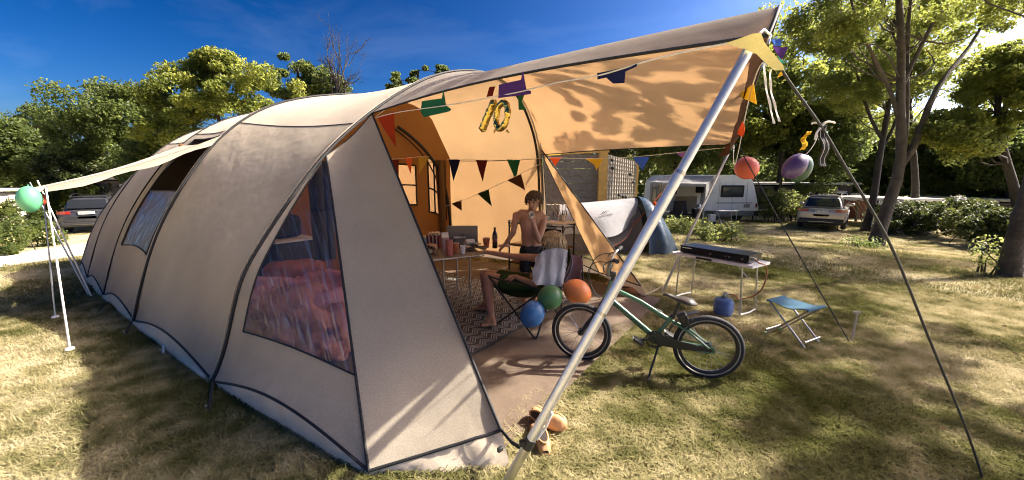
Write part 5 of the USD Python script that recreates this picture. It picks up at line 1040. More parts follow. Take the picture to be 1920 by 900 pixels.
def hairs(nd, P, R, n, length, curl, m, seed, front=.35, low=-.25, name="hair"):
    r = np.random.default_rng(seed); mb = MB()
    k = 0
    cap = trimesh.creation.icosphere(4); v = cap.vertices; keep = (v[:, 2] > low) & ~((v[:, 1] > front) & (v[:, 2] < .42))
    w = v * [.76, .86, .80] * (1 + .10 * (meshkit.fbm(v * 4, 3, seed)[:, None] - .3)) + [0, -.04, .26]
    cap.vertices = np.array([P(*x) for x in w]); cap.update_faces(keep[cap.faces].all(1)); cap.remove_unreferenced_vertices()
    h = part(nd, name, cap, m, True, world=True)
    while k < n:
        d = r.normal(size=3); d /= np.linalg.norm(d)
        if d[2] < low or (d[1] > front and d[2] < .40): continue
        k += 1; root = d * [.74, .84, .78] + [0, -.04, .26]; l = length * r.uniform(.6, 1.2)
        t = np.array([d[0] * .8, d[1] * .8, -.3]) + r.normal(size=3) * .25; pts = []
        for q in np.linspace(0, 1, 6):
            p = root + d * .10 * math.sin(math.pi * min(1, q * 1.3)) + (t * q * .6 + np.array([0, 0, -q * q * 1.0])) * l + curl * np.array([math.sin(7 * q + k), math.cos(6 * q + k), math.sin(5 * q + 2 * k)]) * .09 * q
            e = np.linalg.norm((p - [0, -.04, .26]) / [.78, .88, .82]); p = (p - [0, -.04, .26]) / max(1e-6, e) * max(e, 1.0) + [0, -.04, .26]; pts.append(P(*p))
        mb += tube(pts, np.array([.6, 1, 1, .9, .7, .2]) * .075 * R, 5)
    part(h, "locks", mb, m, 60, world=True)
# --- standing boy
D = 4.75
def j(u, v, dd=0.): return dep(u, v, D + dd)
by = thing("person", "curly brown-haired bare-chested boy in black trunks standing at the table drinking", "person", j(998, 470) * [1, 1, 0])
shR, shL, elR, elL, wrR, wrL = j(968, 404, .02), j(1021, 409, .0), j(962, 437, .0), j(1011, 452, -.12), j(948, 457, .05), j(1000, 418, -.16)
neck, chest, belly, hip = j(997, 394, .02), j(995, 412, .03), j(996, 440, .02), j(997, 468, .03)
hR, hL = hip + V(-.065, .02, -.02), hip + V(.07, .0, -.02)
hc = j(1001, 378, -.04)
B_ = [((neck + V(0, 0, .03), .042), (neck - V(0, 0, .02), .046)), ((lerp(shR, neck, .35), .055), (lerp(shL, neck, .35), .055)), ((shR, .046), (lerp(shR, shL, .3), .062)), ((shL, .046), (lerp(shL, shR, .3), .062)),
      ((chest + V(-.06, 0, 0), .085), (belly + V(-.035, 0, 0), .08)), ((chest + V(.06, 0, 0), .085), (belly + V(.035, 0, 0), .08)), ((belly + V(-.03, 0, 0), .08), (hip + V(-.045, 0, 0), .085)), ((belly + V(.03, 0, 0), .08), (hip + V(.045, 0, 0), .085)),
      ((lerp(shR, shL, .3), .07), (chest + V(-.06, 0, -.02), .08)), ((lerp(shL, shR, .3), .07), (chest + V(.06, 0, -.02), .08)),
      ((shR, .044), (elR, .034)), ((elR, .034), (wrR, .024)), ((shL, .044), (elL, .035)), ((elL, .035), (wrL, .024)),
      ((hR, .075), (V(hR[0] - .02, hR[1] - .02, .37), .05)), ((V(hR[0] - .02, hR[1] - .02, .37), .048), (V(hR[0] - .01, hR[1] + .02, .08), .032)), ((hL, .075), (V(hL[0] + .02, hL[1] - .02, .37), .05)), ((V(hL[0] + .02, hL[1] - .02, .37), .048), (V(hL[0] + .02, hL[1] + .02, .08), .032))]
for h_ in (hR, hL): B_ += [((V(h_[0], h_[1] + .03, .065), .034), (V(h_[0] - .01, h_[1] - .12, .055), .022)), ((V(h_[0], h_[1] - .06, .058), .028), (V(h_[0] - .015, h_[1] - .15, .052), .018))]
hand(B_, wrR, V(-.55, .05, -.55), V(-.2, -.2, 1), .15, .25, 1); hand(B_, wrL, V(-.12, .1, 1), V(.4, -.9, 0), .15, .55, -1)
HP_ = head(B_, hc, V(-.40, -1, -.22), V(-.08, -.2, 1), .118)
for q_ in (-.05, .05): B_.append(((chest + V(q_ * 1.1 - .02, -.045, .035), .05), (chest + V(q_ * .5 - .02, -.05, .03), .042)))
B_ += [((lerp(shR, shL, .12) + V(0, -.03, .01), .022), (neck + V(-.01, -.045, -.02), .016)), ((lerp(shL, shR, .12) + V(0, -.03, .01), .022), (neck + V(.01, -.045, -.02), .016))]
B_.append(((hc - V(0, -.02, .05), .05), (neck, .045)))
part(by, "body", flesh(B_, .014, 5), M["skin"], True, world=True); face(by, HP_, .118)
hairs(by, HP_, .115, 380, .30, 1.5, M["hairbrown"], 3, .22, -.40)
part(by, "trunks", flesh([((hip + V(-.05, 0, .0), .094), (hip + V(.05, 0, .0), .094)), ((hR, .088), (V(hR[0] - .015, hR[1] - .01, .44), .072)), ((hL, .088), (V(hL[0] + .015, hL[1] - .01, .44), .072))], .02, 4), M["trunks"], True, world=True)
cpn = j(996, 404, -.22); cp = thing("cup", "white paper cup the standing boy holds to his mouth", "cup", cpn, rx=.9, ry=.2)
part(cp, "wall", lathe([(0, -.035), (.024, -.035), (.032, .035), (.034, .036), (.03, .035), (.022, -.03), (0, -.03)], 20), M["whitecup"], 40)
part(by, 'navel', ell(lerp(belly, hip, .35) + V(-.025, -.085, 0), (.006, .004, .008), 1), M['lip'], True, world=True)
for q_ in (-.052, .048): part(by, 'nipple', ell(chest + V(q_ - .02, -.094, .0), (.006, .003, .006), 1), M['lip'], True, world=True)
# --- folding chair
F1, F2, F3, F4 = gz(924, 611), gz(1005, 638), gz(1052, 600), gz(972, 592)
ch = thing("folding_chair", "folding sling chair with black frame holding the seated child", "chair", (F1 + F2 + F3 + F4) / 4 * [1, 1, 0])
a1, a2, a3, a4 = dep(916, 517, 4.05), dep(1068, 470, 4.15), dep(1005, 470, 4.75), dep(905, 508, 4.45)
c2_ = dep(1020, 545, 3.80)
M["sling"] = fabric("dark_green_sling", (.03, .045, .018), (.08, .12, .03), .15, .012, 12.)
for p, q in ((F2, a1), (F1, c2_), (F3, lerp(a1, a2, .5) - V(0, 0, .05)), (F4, a2), (F2, c2_ + V(.1, .05, .05)), (F3, c2_ + V(.03, 0, 0)), (F4, a4)): part(ch, "leg", bar(p, q, .0095, 8), M["blackplastic"], 60, world=True)
for p in (F1, F2, F3, F4): part(ch, "foot", ell(p + V(0, 0, .01), (.016, .016, .014), 1), M["rubber"], True, world=True)
bl, br = dep(1012, 470, 4.35), dep(1068, 466, 4.1)
part(ch, "back_rail", tube(spline([c2_, dep(1062, 520, 3.95), dep(1070, 480, 4.08), dep(1050, 462, 4.2), bl], 20), .010, 8), M["blackplastic"], 60, world=True)
part(ch, "front_rail", tube(spline([a4, lerp(a4, a1, .5) + V(0, 0, .01), a1, dep(960, 530, 3.93), c2_], 20), .010, 8), M["blackplastic"], 60, world=True)
fl_, fr2, ml, mr, tl2, tr2 = a4, a1, dep(985, 560, 4.45), dep(990, 552, 3.95), bl, br
rows = []
for w in np.linspace(0, 1, 15):
    l_ = spline([a4 + V(0, 0, .0), dep(962, 545, 4.4), dep(1010, 530, 4.5), bl], 15); r_ = spline([a1, dep(962, 545, 3.98), dep(1024, 542, 3.82), dep(1064, 505, 3.98), br], 15)
    rows.append([lerp(l_[q], r_[q], w) - V(0, 0, .07 * math.sin(math.pi * w) * (1 - abs(q / 14 - .45))) for q in range(15)])
part(ch, "sling", slab(np.array(rows), .006), M["sling"], 60, world=True)
# --- seated child
D = 4.05
sk = thing("person", "blond child leaning back in the folding chair, one arm stretched to the table", "person", j(1000, 540) * [1, 1, 0])
hc = j(1037, 455, .06); neck = j(1036, 480, .05); sA, sB = j(1012, 484, .16), j(1050, 492, -.10)
chest, hip = j(1028, 500, .05), j(1000, 535, .06)
e1_, w1_ = j(962, 481, .32), j(915, 473, .42); e2_, w2_ = j(1003, 533, -.14), j(967, 519, -.04)
kA, kB = j(915, 520, .05), j(908, 514, .34); anA, anB = j(921, 590, -.10), j(912, 567, .36); hA, hB = hip + V(-.02, -.07, 0), hip + V(-.02, .08, 0)
B_ = [((neck + V(0, 0, .04), .042), (neck, .045)), ((sA, .05), (sB, .05)), ((lerp(sA, sB, .3), .065), (chest + V(0, .04, 0), .09)), ((lerp(sA, sB, .7), .065), (chest + V(0, -.04, 0), .09)), ((chest + V(0, .04, 0), .09), (hip + V(0, .05, 0), .09)), ((chest + V(0, -.04, 0), .09), (hip + V(0, -.04, 0), .09)),
      ((sA, .046), (e1_, .036)), ((e1_, .036), (w1_, .025)), ((sB, .046), (e2_, .036)), ((e2_, .035), (w2_, .025)),
      ((hA, .085), (kA, .056)), ((kA, .055), (lerp(kA, anA, .35), .05)), ((lerp(kA, anA, .35), .05), (anA, .031)), ((hB, .085), (kB, .056)), ((kB, .055), (lerp(kB, anB, .35), .05)), ((lerp(kB, anB, .35), .05), (anB, .031)), ((neck, .045), (hc - V(0, 0, .04), .05))]
for an, (tu, tv, td) in ((anA, (903, 609, -.10)), (anB, (888, 577, .42))):
    toe = dep(tu, tv, D + td); toe[2] = max(toe[2], .058); heel = an + V(.02, .01, 0); heel[2] = .072
    B_ += [((an, .031), (heel, .034)), ((an, .03), (lerp(heel, toe, .55) + V(0, 0, .01), .026)), ((heel, .032), (lerp(heel, toe, .7), .026))]
    sdv = np.cross(toe - heel, V(0, 0, 1)); sdv /= np.linalg.norm(sdv)
    for q in range(5): B_.append(((lerp(heel, toe, .62) + sdv * (q - 2) * .013, .013), (lerp(heel, toe, 1.0 - .035 * abs(q - 1)) + sdv * (q - 2) * .0165, .0085)))
hand(B_, w1_, V(-.9, .25, .02), V(0, 0, 1), .16, .18, 1); hand(B_, w2_, V(-.9, .1, -.12), V(0, -.3, 1), .16, .3, -1)
HP_ = head(B_, hc, V(-.85, .35, .12), V(.12, .0, 1), .118)
part(sk, "body", flesh(B_, .014, 5), M["skin"], True, world=True); face(sk, HP_, .118)
hairs(sk, HP_, .118, 420, .72, .25, M["hairblond"], 5, .50, -.50)
part(sk, "shorts", flesh([((hip + V(.01, .05, .0), .102), (hip + V(.01, -.05, .0), .102)), ((hA, .098), (lerp(hA, kA, .62), .085)), ((hB, .098), (lerp(hB, kB, .62), .085))], .02, 4), M["greenshorts"], True, world=True)
# towel over the chair's back
tw = thing("towel", "pale blue-white towel draped over the back of the folding chair", "towel", dep(1035, 510, 3.9) * [1, 1, 0])
tops = spline([dep(1003, 486, 3.86), dep(1022, 470, 3.88), dep(1045, 466, 3.90), dep(1064, 470, 3.95)], 16)
bots = spline([dep(997, 528, 3.70), dep(1018, 536, 3.70), dep(1040, 540, 3.74), dep(1058, 512, 3.84)], 16)
P = np.array([[lerp(tops[q], bots[q], w) + V(.01 * math.sin(9 * w + q), -.05 * math.sin(math.pi * w) + .022 * math.sin(1.35 * q + 2.2 * w), .006 * math.sin(2.1 * q)) for w in np.linspace(0, 1, 14)] for q in range(16)])
part(tw, "front_fold", slab(P, .009), M["towel"], 70, world=True)
P2 = np.array([[lerp(tops[q], tops[q] + V(.02, .14, -.16), w) + V(0, 0, .018 * math.sin(math.pi * w)) for w in np.linspace(0, 1, 7)] for q in range(16)])
part(tw, "back_fold", slab(P2, .009), M["towel"], 70, world=True)
# mauve chair behind
mvp = T(3.35, -1.55, 0)
mv = thing("camping_chair", "camping chair with mauve fabric back behind the seated child", "chair", dep(1078, 560, 4.5) * [1, 1, 0])
c_ = dep(1074, 500, 4.5)
P = np.array([[c_ + V(.10 * (w - .5) * 2, .05 * math.cos(3 * (w - .5)), .13 - .30 * h - .03 * abs(w - .5) ** 2 * 4) + V(.012 * math.sin(8 * h), -.03 * math.sin(3 * h), 0) for h in np.linspace(0, 1, 10)] for w in np.linspace(0, 1, 12)])
part(mv, "backrest", slab(P, .008), mat("mauve_chair_cloth", (.22, .12, .14), .8, .2, 8, bump=.006, bscale=20), 60, world=True)
part(mv, "seat", slab(np.array([[c_ + V(.12 * (w - .5) * 2 - .0, -.02 + .3 * h, -.17 - .02 * math.sin(math.pi * w)) for h in np.linspace(0, 1, 6)] for w in np.linspace(0, 1, 6)]), .008), M["black"], 60, world=True)
for sx in (-.12, .12):
    for y0, y1 in ((-.02, .3), (.3, -.02)): part(mv, "leg", bar(c_ + V(sx, y0, -.17), V(c_[0] + sx, c_[1] + y1, .02), .009, 8), M["blackplastic"], 60, world=True)
    part(mv, "back_post", bar(c_ + V(sx, -.02, -.17), c_ + V(sx * .9, .04, .13), .009, 8), M["blackplastic"], 60, world=True)
# ================================================================== bunting
FC_ = {"red": (.42, .06, .03), "orange": (.65, .15, .05), "yellow": (.72, .50, .06), "paleyellow": (.68, .62, .34), "green": (.03, .15, .08), "purple": (.12, .05, .22), "lilac": (.40, .18, .50), "navy": (.025, .03, .10), "maroon": (.16, .03, .03), "blue": (.08, .18, .55), "darkgreen": (.03, .06, .02), "brown": (.13, .06, .03), "gold": (.45, .30, .06), "teal": (.05, .3, .2)}
for k, c in FC_.items(): M["flag_" + k] = flagmat(k, c)
def cloth_poly(pts, curl=.02, seed=0, th=.0018):
    """A thin cloth with the given planar outline (3d points), gently curled out of its plane."""
    p = np.asarray(pts); c = p.mean(0); n = np.zeros(3)
    for i in range(len(p)): n += np.cross(p[i] - c, p[(i + 1) % len(p)] - c)
    n /= np.linalg.norm(n); ex = p[1] - p[0]; ex /= np.linalg.norm(ex); ey = np.cross(n, ex)
    q = np.stack([(p - c) @ ex, (p - c) @ ey], 1); m = extr(Polygon(q).buffer(0), th)
    s = max(np.ptp(q[:, 0]), np.ptp(q[:, 1])); m = m.subdivide_to_size(s / 7)
    v = m.vertices; w = curl * (np.sin(v[:, 0] / s * 5 + seed) + .6 * np.cos(v[:, 1] / s * 6 + 2 * seed)); v = v + np.stack([0 * w, 0 * w, w], 1)
    m.vertices = c + v[:, :1] * ex + v[:, 1:2] * ey + v[:, 2:] * n; return m
def vplane(a, b): d = (b - a) * [1, 1, 0]; return a, np.array([d[1], -d[0], 0]) / np.linalg.norm(d)
def bunting(label, flags, string=None, r=.003, plane=None, spts=None):
    P, n = plane; sp_ = spts if spts is not None else [onplane(u, v, P, n) for u, v in string]
    nd = thing("bunting", label, "bunting", sp_[0], group="pennant buntings hung on the tent")
    part(nd, "string", tube(spline(sp_, max(40, 12 * len(sp_))), r, 6), M["cord"], 60, world=True)
    for i, (col, lab, pts, *o) in enumerate(flags):
        pp = o[0] if o and o[0] is not None else plane; off = n * -.006
        part(nd, "flag", cloth_poly([onplane(u, v, *pp) + off for u, v in pts], (o[1] if len(o) > 1 else .006), i), M["flag_" + col], 60, lab, world=True)
    return nd
nearA, nearB = T(1.55, -.04, 2.17), dep(1392, 76, 1.49)
nb = bunting("bunting along the canopy's near edge with windblown green, purple, navy and pale yellow flags", [
    ("green", "dark green flag flipped over the string", [(790, 190), (826, 184), (829, 168), (833, 197), (843, 204), (841, 208), (794, 220), (787, 209)]),
    ("purple", "purple flag folded over the string", [(935, 159), (974, 149), (977, 133), (983, 158), (985, 167), (995, 171), (994, 176), (935, 184)]),
    ("navy", "navy flag twisted on the string", [(1120, 137), (1195, 120), (1194, 125), (1172, 134), (1169, 155), (1147, 156), (1135, 145), (1120, 149)]),
    ("paleyellow", "large pale yellow flag around the pole top", [(1359, 81), (1408, 63), (1425, 61), (1431, 77), (1465, 121), (1468, 132), (1450, 132), (1438, 121), (1419, 100), (1397, 91)], (dep(1410, 80, 1.455), V(.35, 1, .1)), .008)],
    [(705, 221), (790, 204), (860, 194), (935, 180), (988, 169), (1060, 152), (1120, 142), (1195, 120), (1360, 82), (1392, 76)], .0038, vplane(nearA, nearB))
frp = vplane(dep(1436, 110, 1.56), dep(1372, 270, 4.9))
bunting("bunting down the canopy's front edge with yellow and red flags", [
    ("yellow", "yellow flag", [(1385, 179), (1412, 157), (1417, 196)]), ("orange", "red-orange flag", [(1385, 251), (1393, 227), (1400, 246), (1393, 257)]), ("teal", "green flag", [(1359, 285), (1376, 280), (1368, 291)])],
    [(1430, 118), (1412, 157), (1398, 215), (1393, 240), (1376, 272)], .003, frp)
rb = thing("bunting", "blue and purple flag ends with two white ribbons hanging at the canopy's front corner", "bunting", dep(1450, 100, 1.52), group="pennant buntings hung on the tent")
for c_, l_, pts, d_ in (("blue", "blue flag", [(1446, 74), (1463, 72), (1464, 86), (1448, 85)], 1.60), ("purple", "purple flag", [(1448, 86), (1478, 88), (1467, 111), (1453, 98)], 1.62), ("teal", "green flag", [(1458, 105), (1474, 118), (1462, 119)], 1.64), ("yellow", "yellow flag tip", [(1455, 147), (1465, 134), (1468, 141)], 1.5)):
    part(rb, "flag", cloth_poly([dep(u, v, d_) for u, v in pts], .004, 1), M["flag_" + c_], 60, l_, world=True)
for pts in ([(1434, 119), (1434, 144), (1440, 181), (1451, 232)], [(1446, 130), (1446, 170), (1452, 195), (1461, 228)]):
    q = spline([dep(u, v, 1.5) for u, v in pts], 18); part(rb, "ribbon", slab(np.array([[p_ - V(.004, 0, 0), p_ + V(.004, .004 * math.sin(i), 0)] for i, p_ in enumerate(q)]), .0012), M["cord"], 60, world=True)
farP = vplane(T(4.84, 0, 1.9), dep(1374, 276, 4.95))
bunting("bunting along the canopy's far edge with orange, yellow, blue and lilac flags", [
    ("orange", "orange flag", [(1030, 295), (1053, 294), (1048, 299), (1041, 312)]), ("yellow", "bright yellow flag", [(1098, 298), (1131, 297), (1118, 319), (1114, 309)]), ("blue", "bright blue flag", [(1186, 295), (1218, 294), (1204, 320)]), ("lilac", "lilac flag", [(1268, 287), (1295, 285), (1287, 300), (1272, 291)])],
    [(1028, 296), (1100, 297), (1190, 294), (1270, 286), (1340, 279), (1374, 276)], .005, farP)
wallP = (T(4.72, 0, 0), LAT)
bunting("bunting across the upper far wall with navy, maroon and green flags", [
    ("navy", "navy flag", [(842, 299), (863, 299), (851, 340)]), ("maroon", "maroon flag", [(893, 300), (914, 300), (905, 341)]), ("green", "green flag", [(951, 299), (976, 300), (966, 338)])],
    [(812, 297), (850, 299), (900, 300), (960, 300), (1018, 297)], .004, wallP)
bunting("bunting sloping down the far wall towards the laptop with dark brown and green flags", [
    ("brown", "brown flag", [(847, 382), (865, 375), (866, 395)]), ("darkgreen", "dark green flag", [(896, 363), (916, 354), (922, 387)]), ("brown", "brown flag", [(952, 338), (978, 326), (985, 357)])],
    [(816, 391), (850, 382), (900, 362), (960, 334), (1015, 306)], .004, (T(4.60, 0, 0), LAT))
innP = (T(2, 1.95, 0), BCK)
bunting("bunting over the inner tent's window with red, orange and gold flags", [
    ("maroon", "dark red flag", [(731, 300), (748, 299), (747, 332)]), ("orange", "orange flag", [(758, 296), (773, 295), (770, 326)]), ("gold", "gold flag", [(784, 294), (804, 294), (786, 328)])],
    [(718, 297), (745, 298), (775, 295), (805, 294)], .004, innP)
hpts = [lerp(T(q[0], -.03, q[1]), T(2.6, -.03, 1.6), .035) for q in RA[20:50:3]]
def hoopd(u, v, back=-.08): return (T(0, back, 0), BCK)
bunting("bunting inside the front hoop with a large red flag at its end", [
    ("red", "large red flag", [(707, 222), (739, 209), (741, 277)], hoopd(0, 0)), ("maroon", "maroon flag", [(911, 182), (918, 163), (928, 162), (923, 180)], hoopd(0, 0)), ("green", "green flag", [(970, 180), (982, 178), (978, 190), (986, 206), (972, 206)], hoopd(0, 0)),
    ("orange", "orange flag", [(1000, 203), (1006, 205), (1009, 230)], hoopd(0, 0)), ("gold", "gold flag", [(1020, 258), (1052, 290), (1026, 292)], hoopd(0, 0))], None, .004, (T(0, -.05, 0), BCK), hpts)
# ---- gold foil digits
M["gold"] = mat("gold_foil", (.62, .42, .10), .16, .1, 20, bump=.012, bscale=22, metal=1.)
fp = vplane(nearA, nearB); fp = (fp[0] + V(.0, .06, 0), fp[1])
def fo(u, v): return onplane(u, v, *fp)
def puff(pts, rad, sd):
    m = tube(pts, rad, 14); v = m.vertices; m.vertices = v + (meshkit.noise(v * 60, sd)[:, None] - .5) * .010 * m.vertex_normals; return m
n1 = thing("foil_balloon", "slanting gold foil balloon shaped like the numeral one, left of the ring", "balloon", fo(915, 215))
part(n1, "digit", puff(spline([fo(927, 189), fo(920, 205), fo(911, 226), fo(904, 244)], 24), np.r_[.014, np.full(22, .027), .016], 1), M["gold"], 60, world=True)
part(n1, "digit_foot", puff([fo(899, 240), fo(905, 243), fo(911, 245)], [.008, .018, .008], 2), M["gold"], 60, world=True); part(n1, "digit_flag", puff([fo(929, 190), fo(922, 196), fo(917, 200)], [.012, .020, .008], 3), M["gold"], 60, world=True)
n0 = thing("foil_balloon", "oval ring-shaped gold foil balloon, the numeral zero", "balloon", fo(943, 218))
th_ = np.linspace(0, 2 * math.pi, 41); q = np.array([fo(941 + 10.5 * math.cos(a) - 4 * math.sin(a) * -.8, 217 - 24.5 * math.sin(a)) for a in th_])
part(n0, "digit", puff(q, .0205 + .0012 * np.sin(th_ * 7), 5), M["gold"], 60, world=True); part(n0, "tab", MB(puff([fo(928, 244), fo(926, 250)], [.008, .003], 6), puff([fo(950, 245), fo(955, 249)], [.009, .003], 7)), M["gold"], 60, world=True)
for n_, u0, v0, u1, v1 in ((n1, 928, 188, 926, 181), (n0, 944, 192, 942, 178)): part(n_, "thread", bar(fo(u0, v0), onplane(u1, v1, *vplane(nearA, nearB)), .0012, 4), M["cord"], False, world=True)
# ---- balloons on the ropes and poles
c_ = dep(1400, 315, 4.95); balloon("red-orange balloon tied to the thin rope at the far canopy corner", c_, .142, (.70, .13, .07), dep(1418, 345, 4.9) - c_, 1.03)
c_ = dep(1490, 312, 1.66); balloon("small purple drop-shaped balloon hanging from the thick guy rope", c_, .042, (.055, .025, .10), dep(1514, 284, 1.66) - c_, 1.5, string=dep(1535, 245, 1.64))
c_ = dep(1502, 317, 1.72); balloon("small dark green balloon half hidden behind the purple one", c_, .041, (.02, .06, .035), dep(1516, 286, 1.70) - c_, 1.5)
yt = thing("ribbon", "orange-yellow crumpled ribbon tied above the purple balloon", "ribbon", dep(1510, 262, 1.64))
q = spline([dep(1504, 280, 1.64), dep(1509, 268, 1.63), dep(1506, 260, 1.65), dep(1513, 252, 1.63), dep(1517, 246, 1.64)], 16); part(yt, "ribbon", slab(np.array([[p_ - V(.011, 0, .004), p_ + V(.0, .008 * math.sin(1.8 * i), 0), p_ + V(.011, 0, .004 * math.sin(2 * i))] for i, p_ in enumerate(q)]), .0015), M["flag_yellow"], 40, world=True)
dp = np.dot(g1 - C0, FW); c_ = dep(55, 374, dp - .05); balloon("green balloon tied to the side awning's poles", c_, .080, (.10, .36, .18), V(.1, 0, 1), 1.5)
c_ = dep(72, 374, dp + .06); balloon("dark red balloon behind the green balloon at the awning poles", c_, .060, (.36, .06, .03), dep(78, 352, dp) - c_, 1.1)

# ================================================================== pop-up tent
D = 8.6
pu = thing("popup_tent", "small pop-up tent with white fly sheet and dark blue rear", "tent", dep(1165, 462, D + .3) * [1, 1, 0])
M["flywhite"] = fabric("white_fly", (.44, .44, .45), (.5, .5, .5), .2, .02, 3.); M["bluefly"] = fabric("dark_blue_fly", (.035, .055, .085), (.03, .05, .08), .1, .03, 3.); M["greyfly"] = fabric("grey_fly", (.22, .20, .19), (.2, .2, .2), .15, .01, 3.)
M["shiny"] = mat("shiny_blue_nylon", (.035, .055, .080), .32, .15, 4., bump=.03, bscale=5.)
rows = []
for a in np.linspace(0, 1, 18):
    h = 1.10 * (1 - a ** 2.2) + .02; dy = .95 * (1 - .45 * a ** 2); x = lerp(dep(1192, 372, D + .2)[0], dep(1264, 462, D)[0], a)
    rows.append([V(x, 8.75 - dy * math.cos(t) + .05 * math.sin(9 * a + 3 * t), max(0, h * math.sin(t) ** .8) * (1 + .03 * math.sin(6 * a + 5 * t))) for t in np.linspace(0, math.pi, 19)])
part(pu, "rear_body", sheet(np.array(rows)), M["shiny"], True, world=True)
rows = []
for a in np.linspace(0, 1, 20):
    xt = lerp(dep(1050, 384, D + .3), dep(1194, 371, D + .2), a); xb = spline([dep(1040, 452, D - .2), dep(1095, 440, D - .6), dep(1137, 445, D - .75), dep(1165, 436, D - .5), dep(1188, 415, D - .1)], 20)[int(round(a * 19))]
    rows.append([lerp(xt, xb, b) + V(0, -.16 * math.sin(math.pi * b), .13 * math.sin(math.pi * b)) for b in np.linspace(0, 1, 12)])
flyP = np.array(rows); part(pu, "fly_sheet", sheet(flyP, flip=True), M["flywhite"], True, world=True)
cordp = spline([dep(1194, 371, D + .2), dep(1192, 395, D - .05), dep(1186, 424, D - .3), dep(1172, 448, D - .5), dep(1150, 462, D - .55)], 20); part(pu, "edge_cord", tube(cordp, .012, 6), mat("coral_cord", (.45, .16, .10), .7), 60, world=True)
gy_ = np.array([[lerp(dep(1186 - 50 * (1 - b), 424 + 24 * math.sin(math.pi * .5 * (1 - b)), D - .35), cordp[int(19 * (.5 + .5 * (1 - b)))], w) for w in (0, .5, 1)] for b in np.linspace(1, 0, 10)]); part(pu, "door_flap", sheet(gy_), M["greyfly"], True, world=True)
rows = [[V(lerp(dep(1055, 460, D)[0], dep(1192, 460, D + .2)[0], a), 8.9 - .7 * math.cos(t), .98 * math.sin(t) ** .8 * (.93 + .07 * a)) for t in np.linspace(0.0, math.pi, 15)] for a in np.linspace(0, 1, 8)]
part(pu, "inner_body", sheet(np.array(rows)), M["greyfly"], True, world=True)
part(pu, "guy_cord", MB(bar(dep(1186, 425, D - .3), dep(1228, 376, D - .2), .008, 5), bar(dep(1228, 376, D - .2), dep(1240, 362, D), .006, 5), ell(dep(1227, 383, D - .2), (.05, .04, .06), 1)), M["flag_orange"], 60, world=True)
ti = np.argmin(np.abs(flyP.reshape(-1, 3) @ V(1, 0, 0) - dep(1124, 410, D)[0])); 
o = flyP[10, 6]; ex_ = flyP[12, 6] - flyP[9, 6]; ex_ /= np.linalg.norm(ex_); ey_ = flyP[10, 5] - flyP[10, 7]; ey_ -= ex_ * (ey_ @ ex_); ey_ /= np.linalg.norm(ey_)
nn_ = np.cross(ex_, ey_); tx = meshkit.text_mesh("QUECHUA", .038, .003); tx.vertices[:, 0] -= .12
part(pu, "lettering", place(tx, o + nn_ * .012 - ey_ * .04, ex_, ey_), M["dkprint"], False, world=True)
zz = [(-.07, 0), (-.02, .055), (-.015, .012), (.03, .06), (.033, .025), (.07, .04)]; part(pu, "emblem", MB(*[obox(o + nn_ * .014 + ex_ * a[0] + ey_ * (a[1] + .035), o + nn_ * .014 + ex_ * b[0] + ey_ * (b[1] + .035), .003, .010, ey_) for a, b in zip(zz, zz[1:])]), M["dkprint"], False, world=True)

# ================================================================== climbing-wall shelter
M["orangewood"] = mat("ochre_painted_wood", (.52, .30, .07), .7, .12, 6); M["greyplank"] = mat("grey_board", (.16, .14, .115), .85, .2, 8, bump=.004, bscale=30); M["lattice"] = mat("pale_lattice", (.32, .28, .21), .8, .15, 10)
D = 13.; cs_ = thing("climbing_wall", "ochre wooden climbing wall shelter with grey boards and lattice panel", "climbing wall", dep(1130, 420, D) * [1, 1, 0] + V(0, 0, -.1))
xl, xr = dep(1020, 300, D), dep(1124, 300, D); zt = dep(1124, 289, D)[2]; zg = float(ground(xr[0], xr[1])) - .05
for i in range(11):
    z = zg + (zt - zg) * (i + .5) / 11; h = (zt - zg) / 11 - .014
    part(cs_, "board", obox(V(xl[0], xl[1], z), V(xr[0], xl[1], z), .03, h), M["greyplank"], False, world=True)
part(cs_, "corner_post", obox(dep(1130, 300, D) * [1, 1, 0] + V(0, -.06, zg), dep(1130, 300, D) * [1, 1, 0] + V(0, -.06, zt + .10), .28, .16, (0, 1, 0)), M["orangewood"], False, world=True)
part(cs_, "fascia", obox(V(xl[0] - .1, xl[1] - .07, zt + .06), V(xr[0] + .30, xl[1] - .07, zt + .16), .05, .22), M["orangewood"], False, world=True)
pL, pR = dep(1139, 300, D), dep(1193, 305, 15.6); zR = dep(1193, 303, 15.6)[2]
def lp_(a, z, off=0.): return V(*(lerp(pL, pR, a)[:2]), lerp(zg, lerp(zt, zR, a), z)) + V(0, -off, 0)
part(cs_, "end_post", obox(lp_(1.03, 0), lp_(1.03, 1.05), .12, .12, (0, 1, 0)), M["orangewood"], False, world=True)
part(cs_, "back_panel", sheet(np.array([[lp_(a, z, -.07) for z in (0, 1)] for a in (0, 1)])), M["greyplank"], False, world=True)
for k in range(14): part(cs_, "lattice_slat", obox(lp_(k / 13, 0, .02), lp_(k / 13, 1, .02), .05, .02, (0, 1, 0)), M["lattice"], False, world=True)
for k in range(18): part(cs_, "lattice_rail", obox(lp_(0, (k + .3) / 18), lp_(1, (k + .3) / 18), .014, .014), M["lattice"], False, world=True)
rr_ = np.random.default_rng(6)
for k in range(8): part(cs_, "climbing_hold", ell(lp_(rr_.uniform(.1, .9), rr_.uniform(.2, .95), .07), (.07, .05, .06), 1), M["black"], True, world=True)

